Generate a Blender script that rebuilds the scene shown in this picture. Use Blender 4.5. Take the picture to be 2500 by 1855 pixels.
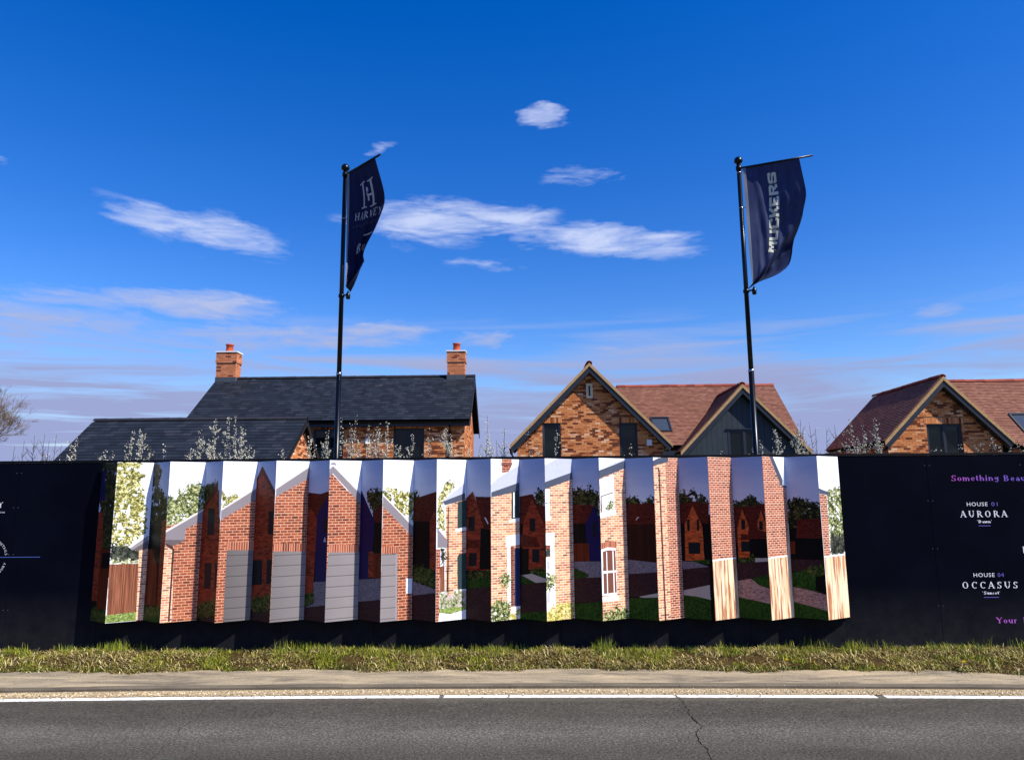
import bpy, bmesh, math, random
import numpy as np
from mathutils import Vector, Matrix

for _o in list(bpy.data.objects): bpy.data.objects.remove(_o)
SC = bpy.context.scene
COL = SC.collection
R = math.radians

# ------------------------------------------------------------------ camera
CAM_LOC = Vector((0.0, -9.6, 1.9))
YAW, PITCH, ROLL, LENS_PX = -0.019808, 0.162393, -0.00767, 1787.65
_f = Vector((math.sin(YAW)*math.cos(PITCH), math.cos(YAW)*math.cos(PITCH), math.sin(PITCH)))
_r = Vector((math.cos(YAW), -math.sin(YAW), 0))
_u = _r.cross(_f)
_rr = _r*math.cos(ROLL) + _u*math.sin(ROLL)
_uu = _u*math.cos(ROLL) - _r*math.sin(ROLL)
cam_data = bpy.data.cameras.new('camera')
cam = bpy.data.objects.new('camera', cam_data); COL.objects.link(cam)
cam_data.sensor_width = 36.0
cam_data.sensor_fit = 'HORIZONTAL'
cam_data.lens = LENS_PX/2500*36.0
cam_data.clip_start = 0.05; cam_data.clip_end = 6000
M = Matrix((( _rr.x, _uu.x, -_f.x, CAM_LOC.x), (_rr.y, _uu.y, -_f.y, CAM_LOC.y), (_rr.z, _uu.z, -_f.z, CAM_LOC.z), (0,0,0,1)))
cam.matrix_world = M
SC.camera = cam

# ------------------------------------------------------------------ light
SUN_DIR = Vector((1.95, -1.0, 2.3)).normalized()
SUN_EL = math.asin(SUN_DIR.z)
SUN_AZ = math.atan2(SUN_DIR.x, SUN_DIR.y)
sun_data = bpy.data.lights.new('sun', 'SUN')
sun_data.energy = 5.0; sun_data.angle = R(0.5); sun_data.color = (1.0, 0.955, 0.88)
sun = bpy.data.objects.new('sun', sun_data); COL.objects.link(sun)
sun.rotation_euler = SUN_DIR.to_track_quat('Z', 'Y').to_euler()
sun.location = (20, -20, 40)
SC.view_settings.view_transform = 'Standard'
SC.view_settings.look = 'None'
SC.view_settings.exposure = 0.42
SC.view_settings.gamma = 1.0
SC.view_settings.use_curve_mapping = False
SC.cycles.use_denoising = True
SC.cycles.max_bounces = 6
SC.cycles.caustics_reflective = False; SC.cycles.caustics_refractive = False

world = bpy.data.worlds.new('World'); SC.world = world; world.use_nodes = True
wn, wl = world.node_tree.nodes, world.node_tree.links
wn.clear()
def wnode(t, **k):
    n = wn.new(t)
    for a, v in k.items(): setattr(n, a, v)
    return n
def wmath(op, a, b=None, c=None, clamp=False):
    n = wnode('ShaderNodeMath', operation=op, use_clamp=clamp)
    for i, v in enumerate((a, b, c)):
        if v is None: continue
        if isinstance(v, (int, float)): n.inputs[i].default_value = v
        else: wl.new(v, n.inputs[i])
    return n.outputs[0]
sky = wnode('ShaderNodeTexSky', sky_type='NISHITA')
sky.sun_disc = False
sky.sun_elevation = SUN_EL; sky.sun_rotation = SUN_AZ
sky.altitude = 50; sky.air_density = 1.0; sky.dust_density = 0.25; sky.ozone_density = 2.5
hsv = wnode('ShaderNodeHueSaturation')
hsv.inputs['Hue'].default_value = 0.519
hsv.inputs['Saturation'].default_value = 1.45
hsv.inputs['Value'].default_value = 1.0
wl.new(sky.outputs[0], hsv.inputs['Color'])
tc = wnode('ShaderNodeTexCoord')
sep = wnode('ShaderNodeSeparateXYZ'); wl.new(tc.outputs['Generated'], sep.inputs[0])
AZ = wmath('ARCTAN2', sep.outputs[0], sep.outputs[1])
EL = wmath('ARCSINE', sep.outputs[2])
comb = wnode('ShaderNodeCombineXYZ')
wl.new(AZ, comb.inputs[0]); wl.new(wmath('MULTIPLY', EL, 3.4), comb.inputs[1])
def wnoise(scale, detail, rough, dist, off=(0,0,0), stretch=(1,1,1)):
    mp = wnode('ShaderNodeMapping'); wl.new(comb.outputs[0], mp.inputs[0])
    mp.inputs['Location'].default_value = off; mp.inputs['Scale'].default_value = stretch
    n = wnode('ShaderNodeTexNoise'); wl.new(mp.outputs[0], n.inputs['Vector'])
    n.inputs['Scale'].default_value = scale; n.inputs['Detail'].default_value = detail
    n.inputs['Roughness'].default_value = rough; n.inputs['Distortion'].default_value = dist
    return n.outputs['Fac']
N1 = wnoise(7.0, 7, 0.60, 0.9, (0,0,0), (1.0, 1.7, 1))
N2 = wnoise(3.0, 7, 0.58, 0.7, (3.1, 1.7, 0), (0.8, 3.4, 1))
N3 = wnoise(17.0, 7, 0.62, 0.7, (1.0, 5.0, 0), (1.0, 1.25, 1))
# separate clouds: azimuth, elevation, half width, half height (degrees), tilt, strength
CLOUDS = [(1.38, 29.26, 2.14, 0.96, 0, 0.8), (5.6, 24.57, 5.02, 0.71, -3, 0.5), (-25.09, 19.37, 7.57, 1.42, -7, 0.75), (-7.41, 21.46, 7.61, 1.89, 2, 0.85), (0.31, 21.06, 4.36, 1.54, -5, 0.75), (6.94, 19.76, 7.84, 1.41, -9, 0.9), (-3.4, 18.29, 2.99, 0.5, -4, 0.5), (-25.32, 14.03, 6.59, 1.22, 1, 0.95), (-32.74, 12.65, 6.23, 1.63, 2, 0.75), (-35.41, 10.97, 2.47, 1.06, 0, 0.8), (-20.36, 12.05, 9.6, 1.21, 3, 0.85), (-12.44, 12.59, 5.98, 0.88, 0, 0.8), (-3.89, 12.43, 2.12, 0.77, 0, 0.85), (-11.82, 26.44, 1.82, 0.35, 18, 0.4), (29.77, 12.29, 2.42, 0.49, 2, 0.6), (7.33, 11.6, 3.83, 0.44, 0, 0.6), (-37.76, 21.6, 0.99, 0.39, 0, 0.35), (27.46, 11.59, 3.29, 0.45, 0, 0.2)]
wn_ = wnode('ShaderNodeTexNoise'); wl.new(comb.outputs[0], wn_.inputs['Vector'])
wn_.inputs['Scale'].default_value = 11.0; wn_.inputs['Detail'].default_value = 4; wn_.inputs['Roughness'].default_value = 0.6
wsep = wnode('ShaderNodeSeparateColor'); wl.new(wn_.outputs['Color'], wsep.inputs[0])
cvec = wnode('ShaderNodeCombineXYZ')
wl.new(wmath('ADD', AZ, wmath('MULTIPLY', wmath('SUBTRACT', wsep.outputs[0], 0.5), 0.11)), cvec.inputs[0])
wl.new(wmath('ADD', EL, wmath('MULTIPLY', wmath('SUBTRACT', wsep.outputs[1], 0.5), 0.038)), cvec.inputs[1])
mask = None
for (a, e, hw, hh, tilt, st) in CLOUDS:
    mp = wnode('ShaderNodeMapping', vector_type='TEXTURE'); wl.new(cvec.outputs[0], mp.inputs[0])
    mp.inputs['Location'].default_value = (R(a), R(e), 0); mp.inputs['Rotation'].default_value = (0, 0, R(tilt)); mp.inputs['Scale'].default_value = (R(hw)*1.15, R(hh)*1.22, 1)
    dt = wnode('ShaderNodeVectorMath', operation='DOT_PRODUCT'); wl.new(mp.outputs[0], dt.inputs[0]); wl.new(mp.outputs[0], dt.inputs[1])
    base = wmath('MULTIPLY_ADD', dt.outputs['Value'], -st, st)
    mask = base if mask is None else wmath('MAXIMUM', mask, base)
mask = wmath('MAXIMUM', mask, 0.0)
nn = wmath('ADD', wmath('MULTIPLY', wmath('SUBTRACT', N1, 0.52), 2.0), wmath('MULTIPLY', wmath('SUBTRACT', N3, 0.5), 1.4))
mm = wmath('ADD', wmath('MULTIPLY', mask, 1.15), nn)
mm = wmath('SUBTRACT', mm, 0.16)
mask = wmath('MULTIPLY', wmath('MULTIPLY', mm, 1.0, clamp=True), wmath('MULTIPLY', mask, 2.0, clamp=True))
# thin stratus sheets low over the horizon
low = wmath('MULTIPLY', wmath('SUBTRACT', R(15.0), EL), 1/R(4.5), clamp=True)
band = wmath('ADD', wmath('MULTIPLY', wmath('SUBTRACT', N2, 0.43), 4.4), wmath('MULTIPLY', wmath('SUBTRACT', R(11), EL), 8.0), clamp=True)
lowm = wmath('MULTIPLY', wmath('MULTIPLY', low, band), 1.0)
mask = wmath('MAXIMUM', mask, lowm)
ccol = wnode('ShaderNodeMix', data_type='RGBA')
cf = wmath('MULTIPLY', wmath('SUBTRACT', EL, R(9)), 1/R(10), clamp=True)
wl.new(cf, ccol.inputs['Factor'])
ccol.inputs[6].default_value = (1.85, 2.15, 3.6, 1)
ccol.inputs[7].default_value = (3.1, 3.6, 5.2, 1)
mix = wnode('ShaderNodeMix', data_type='RGBA')
wl.new(mask, mix.inputs['Factor']); wl.new(hsv.outputs[0], mix.inputs[6]); wl.new(ccol.outputs[2], mix.inputs[7])
bg = wnode('ShaderNodeBackground'); bg.inputs['Strength'].default_value = 0.138
wl.new(mix.outputs[2], bg.inputs['Color'])
wo = wnode('ShaderNodeOutputWorld'); wl.new(bg.outputs[0], wo.inputs['Surface'])

# ------------------------------------------------------------------ helpers
rng = random.Random(7)
nrg = np.random.default_rng(11)
def srgb(*c):
    return tuple(((v/255)/12.92 if v/255 <= 0.04045 else ((v/255+0.055)/1.055)**2.4) for v in c)
class MB:
    def __init__(s): s.v = []; s.f = []; s.m = []
    def quad(s, a, b, c, d, m=0):
        n = len(s.v); s.v += [tuple(a), tuple(b), tuple(c), tuple(d)]; s.f.append((n, n+1, n+2, n+3)); s.m.append(m)
    def box(s, x0, x1, y0, y1, z0, z1, m=0):
        n = len(s.v)
        s.v += [(x0,y0,z0),(x1,y0,z0),(x1,y1,z0),(x0,y1,z0),(x0,y0,z1),(x1,y0,z1),(x1,y1,z1),(x0,y1,z1)]
        for q in ((0,3,2,1),(4,5,6,7),(0,1,5,4),(1,2,6,5),(2,3,7,6),(3,0,4,7)):
            s.f.append(tuple(n+i for i in q)); s.m.append(m)
    def prism(s, loop, d, m=0):
        """closed prism: polygon loop (3d points) pushed along d"""
        n = len(s.v); k = len(loop); d = Vector(d)
        s.v += [tuple(p) for p in loop] + [tuple(Vector(p)+d) for p in loop]
        s.f.append(tuple(range(n, n+k))); s.m.append(m)
        s.f.append(tuple(range(n+2*k-1, n+k-1, -1))); s.m.append(m)
        for i in range(k):
            j = (i+1) % k
            s.f.append((n+i, n+k+i, n+k+j, n+j)); s.m.append(m)
    def tube(s, pts, rad, sides=6, m=0, cap=True):
        pts = [Vector(p) for p in pts]; n0 = len(s.v)
        if not isinstance(rad, (list, tuple)): rad = [rad]*len(pts)
        for i, p in enumerate(pts):
            t = (pts[min(i+1, len(pts)-1)] - pts[max(i-1, 0)]).normalized()
            a = t.cross(Vector((0,0,1)) if abs(t.z) < .9 else Vector((1,0,0))).normalized(); b = t.cross(a)
            for k in range(sides):
                w = 2*math.pi*k/sides
                s.v.append(tuple(p + (a*math.cos(w)+b*math.sin(w))*rad[i]))
        for i in range(len(pts)-1):
            for k in range(sides):
                k2 = (k+1) % sides
                s.f.append((n0+i*sides+k, n0+i*sides+k2, n0+(i+1)*sides+k2, n0+(i+1)*sides+k)); s.m.append(m)
        if cap:
            s.f.append(tuple(n0+k for k in range(sides-1, -1, -1))); s.m.append(m)
            s.f.append(tuple(n0+(len(pts)-1)*sides+k for k in range(sides))); s.m.append(m)
    def lathe(s, c, prof, sides=20, m=0):
        n0 = len(s.v); c = Vector(c)
        for (r, z) in prof:
            for k in range(sides):
                w = 2*math.pi*k/sides; s.v.append((c.x+r*math.cos(w), c.y+r*math.sin(w), c.z+z))
        for i in range(len(prof)-1):
            for k in range(sides):
                k2 = (k+1) % sides
                s.f.append((n0+i*sides+k, n0+i*sides+k2, n0+(i+1)*sides+k2, n0+(i+1)*sides+k)); s.m.append(m)
        s.f.append(tuple(n0+k for k in range(sides-1, -1, -1))); s.m.append(m)
        s.f.append(tuple(n0+(len(prof)-1)*sides+k for k in range(sides))); s.m.append(m)
    def data(s, name, mats, smooth=False, fix=True):
        me = bpy.data.meshes.new(name); me.from_pydata(s.v, [], s.f)
        for mm in (mats if isinstance(mats, (list, tuple)) else [mats]): me.materials.append(mm)
        me.polygons.foreach_set('material_index', s.m)
        if fix:
            bm = bmesh.new(); bm.from_mesh(me); bmesh.ops.recalc_face_normals(bm, faces=bm.faces); bm.to_mesh(me); bm.free()
        if smooth: me.polygons.foreach_set('use_smooth', [True]*len(me.polygons))
        me.update(); return me
    def build(s, name, mats, parent=None, smooth=False, fix=True):
        return link(name, s.data(name, mats, smooth, fix), parent)
INV = {}
def link(name, me, parent=None, mw=None):
    """object in world coordinates below a parent"""
    o = bpy.data.objects.new(name, me); COL.objects.link(o)
    if parent is not None:
        o.parent = parent
        o.matrix_parent_inverse = INV.get(parent.name, Matrix.Identity(4))
    if mw is not None: o.matrix_basis = mw
    return o
def root(name, loc, label, cat, group=None):
    o = bpy.data.objects.new(name, None); COL.objects.link(o)
    o.location = loc; o.empty_display_size = 0.2
    INV[o.name] = Matrix.Translation(-Vector(loc))
    o['label'] = label; o['category'] = cat
    if group: o['group'] = group
    return o
def tag(o, label=None, cat=None, group=None, kind=None):
    if label: o['label'] = label
    if cat: o['category'] = cat
    if group: o['group'] = group
    if kind: o['kind'] = kind
    return o
def np_mesh(name, V, F, mats, attrs=None, smooth=False, midx=None):
    """bulk mesh: V (n,3), F (m,k) all same k"""
    me = bpy.data.meshes.new(name); V = np.asarray(V, np.float32); F = np.asarray(F, np.int32)
    k = F.shape[1]
    me.vertices.add(len(V)); me.vertices.foreach_set('co', V.ravel())
    me.loops.add(F.size); me.loops.foreach_set('vertex_index', F.ravel())
    me.polygons.add(len(F)); me.polygons.foreach_set('loop_start', np.arange(len(F), dtype=np.int32)*k)
    try: me.polygons.foreach_set('loop_total', np.full(len(F), k, np.int32))
    except Exception: pass
    for mm in (mats if isinstance(mats, (list, tuple)) else [mats]): me.materials.append(mm)
    if midx is not None: me.polygons.foreach_set('material_index', np.asarray(midx, np.int32))
    me.update(calc_edges=True)
    for nm, (dom, typ, arr) in (attrs or {}).items():
        at = me.attributes.new(nm, typ, dom)
        at.data.foreach_set('color' if typ == 'FLOAT_COLOR' else 'value', np.asarray(arr, np.float32).ravel())
    me.polygons.foreach_set('use_smooth', np.full(len(F), bool(smooth)))
    return me

# ------------------------------------------------------------------ materials
class NT:
    def __init__(s, name, rough=0.8, spec=0.3):
        s.m = bpy.data.materials.new(name); s.m.use_nodes = True
        s.n, s.l = s.m.node_tree.nodes, s.m.node_tree.links
        s.b = s.n['Principled BSDF']; s.b.inputs['Roughness'].default_value = rough
        s.b.inputs['Specular IOR Level'].default_value = spec
    def node(s, t, **k):
        n = s.n.new(t)
        for a, v in k.items(): setattr(n, a, v)
        return n
    def put(s, sock, v):
        if isinstance(v, (int, float)): sock.default_value = v
        elif isinstance(v, tuple): sock.default_value = v if len(v) == 4 else (*v, 1) if len(sock.default_value) == 4 else v
        else: s.l.new(v, sock)
    def obj(s): return s.node('ShaderNodeTexCoord').outputs['Object']
    def geo(s): return s.node('ShaderNodeNewGeometry').outputs['Position']
    def noise(s, vec, scale, detail=4, rough=0.55, dist=0, stretch=None):
        if stretch:
            mp = s.node('ShaderNodeMapping'); s.l.new(vec, mp.inputs[0]); mp.inputs['Scale'].default_value = stretch; vec = mp.outputs[0]
        n = s.node('ShaderNodeTexNoise'); s.l.new(vec, n.inputs['Vector'])
        n.inputs['Scale'].default_value = scale; n.inputs['Detail'].default_value = detail
        n.inputs['Roughness'].default_value = rough; n.inputs['Distortion'].default_value = dist
        return n.outputs['Fac']
    def ramp(s, fac, stops, interp='LINEAR'):
        n = s.node('ShaderNodeValToRGB'); s.put(n.inputs[0], fac)
        cr = n.color_ramp; cr.interpolation = interp
        while len(cr.elements) < len(stops): cr.elements.new(0.5)
        for e, (p, c) in zip(cr.elements, stops): e.position = p; e.color = (*c[:3], 1)
        return n.outputs[0]
    def mix(s, fac, a, b, mode='MIX'):
        n = s.node('ShaderNodeMix', data_type='RGBA', blend_type=mode)
        s.put(n.inputs['Factor'], fac); s.put(n.inputs[6], a); s.put(n.inputs[7], b); return n.outputs[2]
    def math(s, op, a, b=None, clamp=False):
        n = s.node('ShaderNodeMath', operation=op, use_clamp=clamp); s.put(n.inputs[0], a)
        if b is not None: s.put(n.inputs[1], b)
        return n.outputs[0]
    def attr(s, nm, out='Fac'):
        n = s.node('ShaderNodeAttribute', attribute_name=nm); return n.outputs[out]
    def rand(s): return s.node('ShaderNodeObjectInfo').outputs['Random']
    def bump(s, h, strength=0.3, dist=0.01):
        n = s.node('ShaderNodeBump'); n.inputs['Strength'].default_value = strength; n.inputs['Distance'].default_value = dist
        s.put(n.inputs['Height'], h); s.l.new(n.outputs[0], s.b.inputs['Normal'])
    def col(s, c): s.put(s.b.inputs['Base Color'], c); return s
def plain(name, c, rough=0.7, spec=0.3, var=0.18, scale=6.0, metal=0.0):
    t = NT(name, rough, spec); g = t.geo()
    n = t.noise(g, scale, 5, 0.6)
    d = tuple(v*(1-var) for v in c); l = tuple(min(1, v*(1+var)) for v in c)
    t.col(t.ramp(n, [(0.3, d), (0.7, l)])); t.b.inputs['Metallic'].default_value = metal
    return t.m
BRICK_STOPS = [(0.0, srgb(92,50,36)), (0.17, srgb(130,70,44)), (0.27, srgb(186,112,66)), (0.55, srgb(206,130,78)), (0.8, srgb(216,144,92)), (0.93, srgb(226,168,124)), (1.0, srgb(236,194,160))]
def brick_mat(name, src, stops=BRICK_STOPS):
    t = NT(name, 0.88, 0.2)
    f = t.rand() if src == 'obj' else t.attr('rnd')
    n = t.noise(t.geo(), 22, 4, 0.6)
    c = t.ramp(f, stops)
    t.col(t.mix(0.5, c, t.ramp(n, [(0.3, (0.42,0.42,0.42)), (0.7, (0.66,0.66,0.66))]), 'OVERLAY'))
    return t.m
CHIM_STOPS = [(0.0, srgb(112,60,44)), (0.12, srgb(124,68,48)), (0.16, srgb(182,112,76)), (0.6, srgb(196,124,86)), (1.0, srgb(208,138,100))]
M_brick_o = brick_mat('brick_individual', 'obj'); M_brick_s = brick_mat('brick_field', 'attr')
M_cbrick_o = brick_mat('brick_chimney', 'obj', CHIM_STOPS)
M_mortar = plain('mortar', srgb(150,108,78), 0.95, 0.1, 0.2, 9)
def brick_tex_mat():
    t = NT('brick_wall_far', 0.9, 0.2); mp = t.node('ShaderNodeMapping'); t.l.new(t.geo(), mp.inputs[0])
    cb = t.node('ShaderNodeSeparateXYZ'); t.l.new(t.geo(), cb.inputs[0])
    cc = t.node('ShaderNodeCombineXYZ'); t.put(cc.inputs[0], t.math('ADD', cb.outputs[0], cb.outputs[1])); t.l.new(cb.outputs[2], cc.inputs[1])
    b = t.node('ShaderNodeTexBrick'); t.l.new(cc.outputs[0], b.inputs['Vector'])
    b.inputs['Scale'].default_value = 1; b.inputs['Brick Width'].default_value = 0.225; b.inputs['Row Height'].default_value = 0.075
    b.inputs['Mortar Size'].default_value = 0.006; b.inputs['Bias'].default_value = 0.1
    b.inputs['Color1'].default_value = (*srgb(120,60,36), 1); b.inputs['Color2'].default_value = (*srgb(200,116,66), 1); b.inputs['Mortar'].default_value = (*srgb(160,116,84), 1)
    n = t.noise(t.geo(), 5, 3)
    t.col(t.mix(0.4, b.outputs[0], t.ramp(n, [(0.3, (0.4,0.4,0.4)), (0.7, (0.62,0.62,0.62))]), 'OVERLAY'))
    return t.m
M_bricktex = brick_tex_mat()
def slate_mat(name, src):
    t = NT(name, 0.6, 0.2)
    f = t.rand() if src == 'obj' else t.attr('rnd')
    c = t.ramp(f, [(0.0, srgb(27,31,37)), (0.5, srgb(33,38,46)), (0.85, srgb(40,45,53)), (1.0, srgb(48,50,56))])
    n = t.noise(t.geo(), 3.0, 6, 0.65, 1.2, (0.6, 1, 2.4))
    st = t.ramp(n, [(0.60, (0,0,0)), (0.74, (1,1,1))])
    z = t.node('ShaderNodeSeparateXYZ'); t.l.new(t.geo(), z.inputs[0])
    zz = t.math('MULTIPLY', t.math('SUBTRACT', z.outputs[2], 6.1), 0.7, clamp=True)
    t.col(t.mix(t.math('MULTIPLY', st, t.math('MULTIPLY', zz, 0.4)), c, srgb(150,160,165)))
    return t.m
M_slate_o = slate_mat('slate_individual', 'obj'); M_slate_s = slate_mat('slate_field', 'attr')
def tile_mat(name, src):
    t = NT(name, 0.85, 0.2); f = t.rand() if src == 'obj' else t.attr('rnd')
    c = t.ramp(f, [(0.0, srgb(116,76,60)), (0.4, srgb(130,86,69)), (0.8, srgb(138,93,75)), (1.0, srgb(148,103,84))])
    n = t.noise(t.geo(), 4, 5, 0.65)
    t.col(t.mix(0.5, c, t.ramp(n, [(0.3, (0.42,0.42,0.43)), (0.7, (0.56,0.56,0.56))]), 'OVERLAY'))
    return t.m
M_tile = tile_mat('clay_tile', 'attr')
M_ridge_clay = brick_mat('ridge_clay', 'obj', [(0, srgb(122,58,46)), (0.5, srgb(140,68,54)), (1.0, srgb(158,84,66))])
M_ridge_slate = plain('ridge_slate', srgb(44,43,48), 0.6, 0.3)
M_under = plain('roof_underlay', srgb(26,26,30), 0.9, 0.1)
M_anth = plain('anthracite_paint', srgb(36,41,50), 0.45, 0.35, 0.1)
M_clad = plain('cladding_paint', srgb(43,53,60), 0.55, 0.3, 0.12, 3)
M_verge = plain('verge_mortar', srgb(178,144,100), 0.9, 0.2, 0.2, 12)
M_lead = plain('lead_flashing', srgb(70,76,84), 0.6, 0.3)
M_white = plain('white_paint', (0.8,0.8,0.78), 0.5, 0.3, 0.05)
M_cream = plain('cream_vent', srgb(232,214,178), 0.6, 0.3, 0.06)
M_pot = plain('terracotta_pot', srgb(178,76,46), 0.8, 0.2, 0.15, 10)
M_black = plain('black_gloss', srgb(8,9,11), 0.3, 0.3, 0.05)
M_blackm = plain('black_board', srgb(9,10,14), 0.6, 0.15, 0.1)
t = NT('window_glass', 0.04, 0.3); t.col((0.006, 0.009, 0.008)); M_glass = t.m
t = NT('skylight_glass', 0.05, 0.6); t.col((0.05, 0.06, 0.075)); M_sglass = t.m
def navy_mat():
    t = NT('navy_vinyl', 0.5, 0.03); g = t.geo()
    n = t.noise(g, 1.3, 5, 0.6); s2 = t.noise(g, 38, 3, 0.7)
    z = t.node('ShaderNodeSeparateXYZ'); t.l.new(g, z.inputs[0])
    dust = t.math('MULTIPLY', t.math('SUBTRACT', 0.8, z.outputs[2]), 1.4, clamp=True)
    dust = t.math('MULTIPLY', dust, t.math('MULTIPLY', t.noise(g, 7, 5, 0.7), 1.1, clamp=True))
    base = t.ramp(n, [(0.3, (0.0013, 0.0018, 0.0050)), (0.7, (0.0028, 0.0036, 0.0090))])
    c = t.mix(dust, base, (0.026, 0.027, 0.027))
    spk = t.ramp(s2, [(0.74, (0,0,0)), (0.8, (1,1,1))])
    c = t.mix(t.math('MULTIPLY', spk, t.math('MULTIPLY', dust, 0.35)), c, (0.25, 0.25, 0.22))
    t.col(c); t.b.inputs['Roughness'].default_value = 0.45
    return t.m
M_navy = navy_mat()

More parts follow.
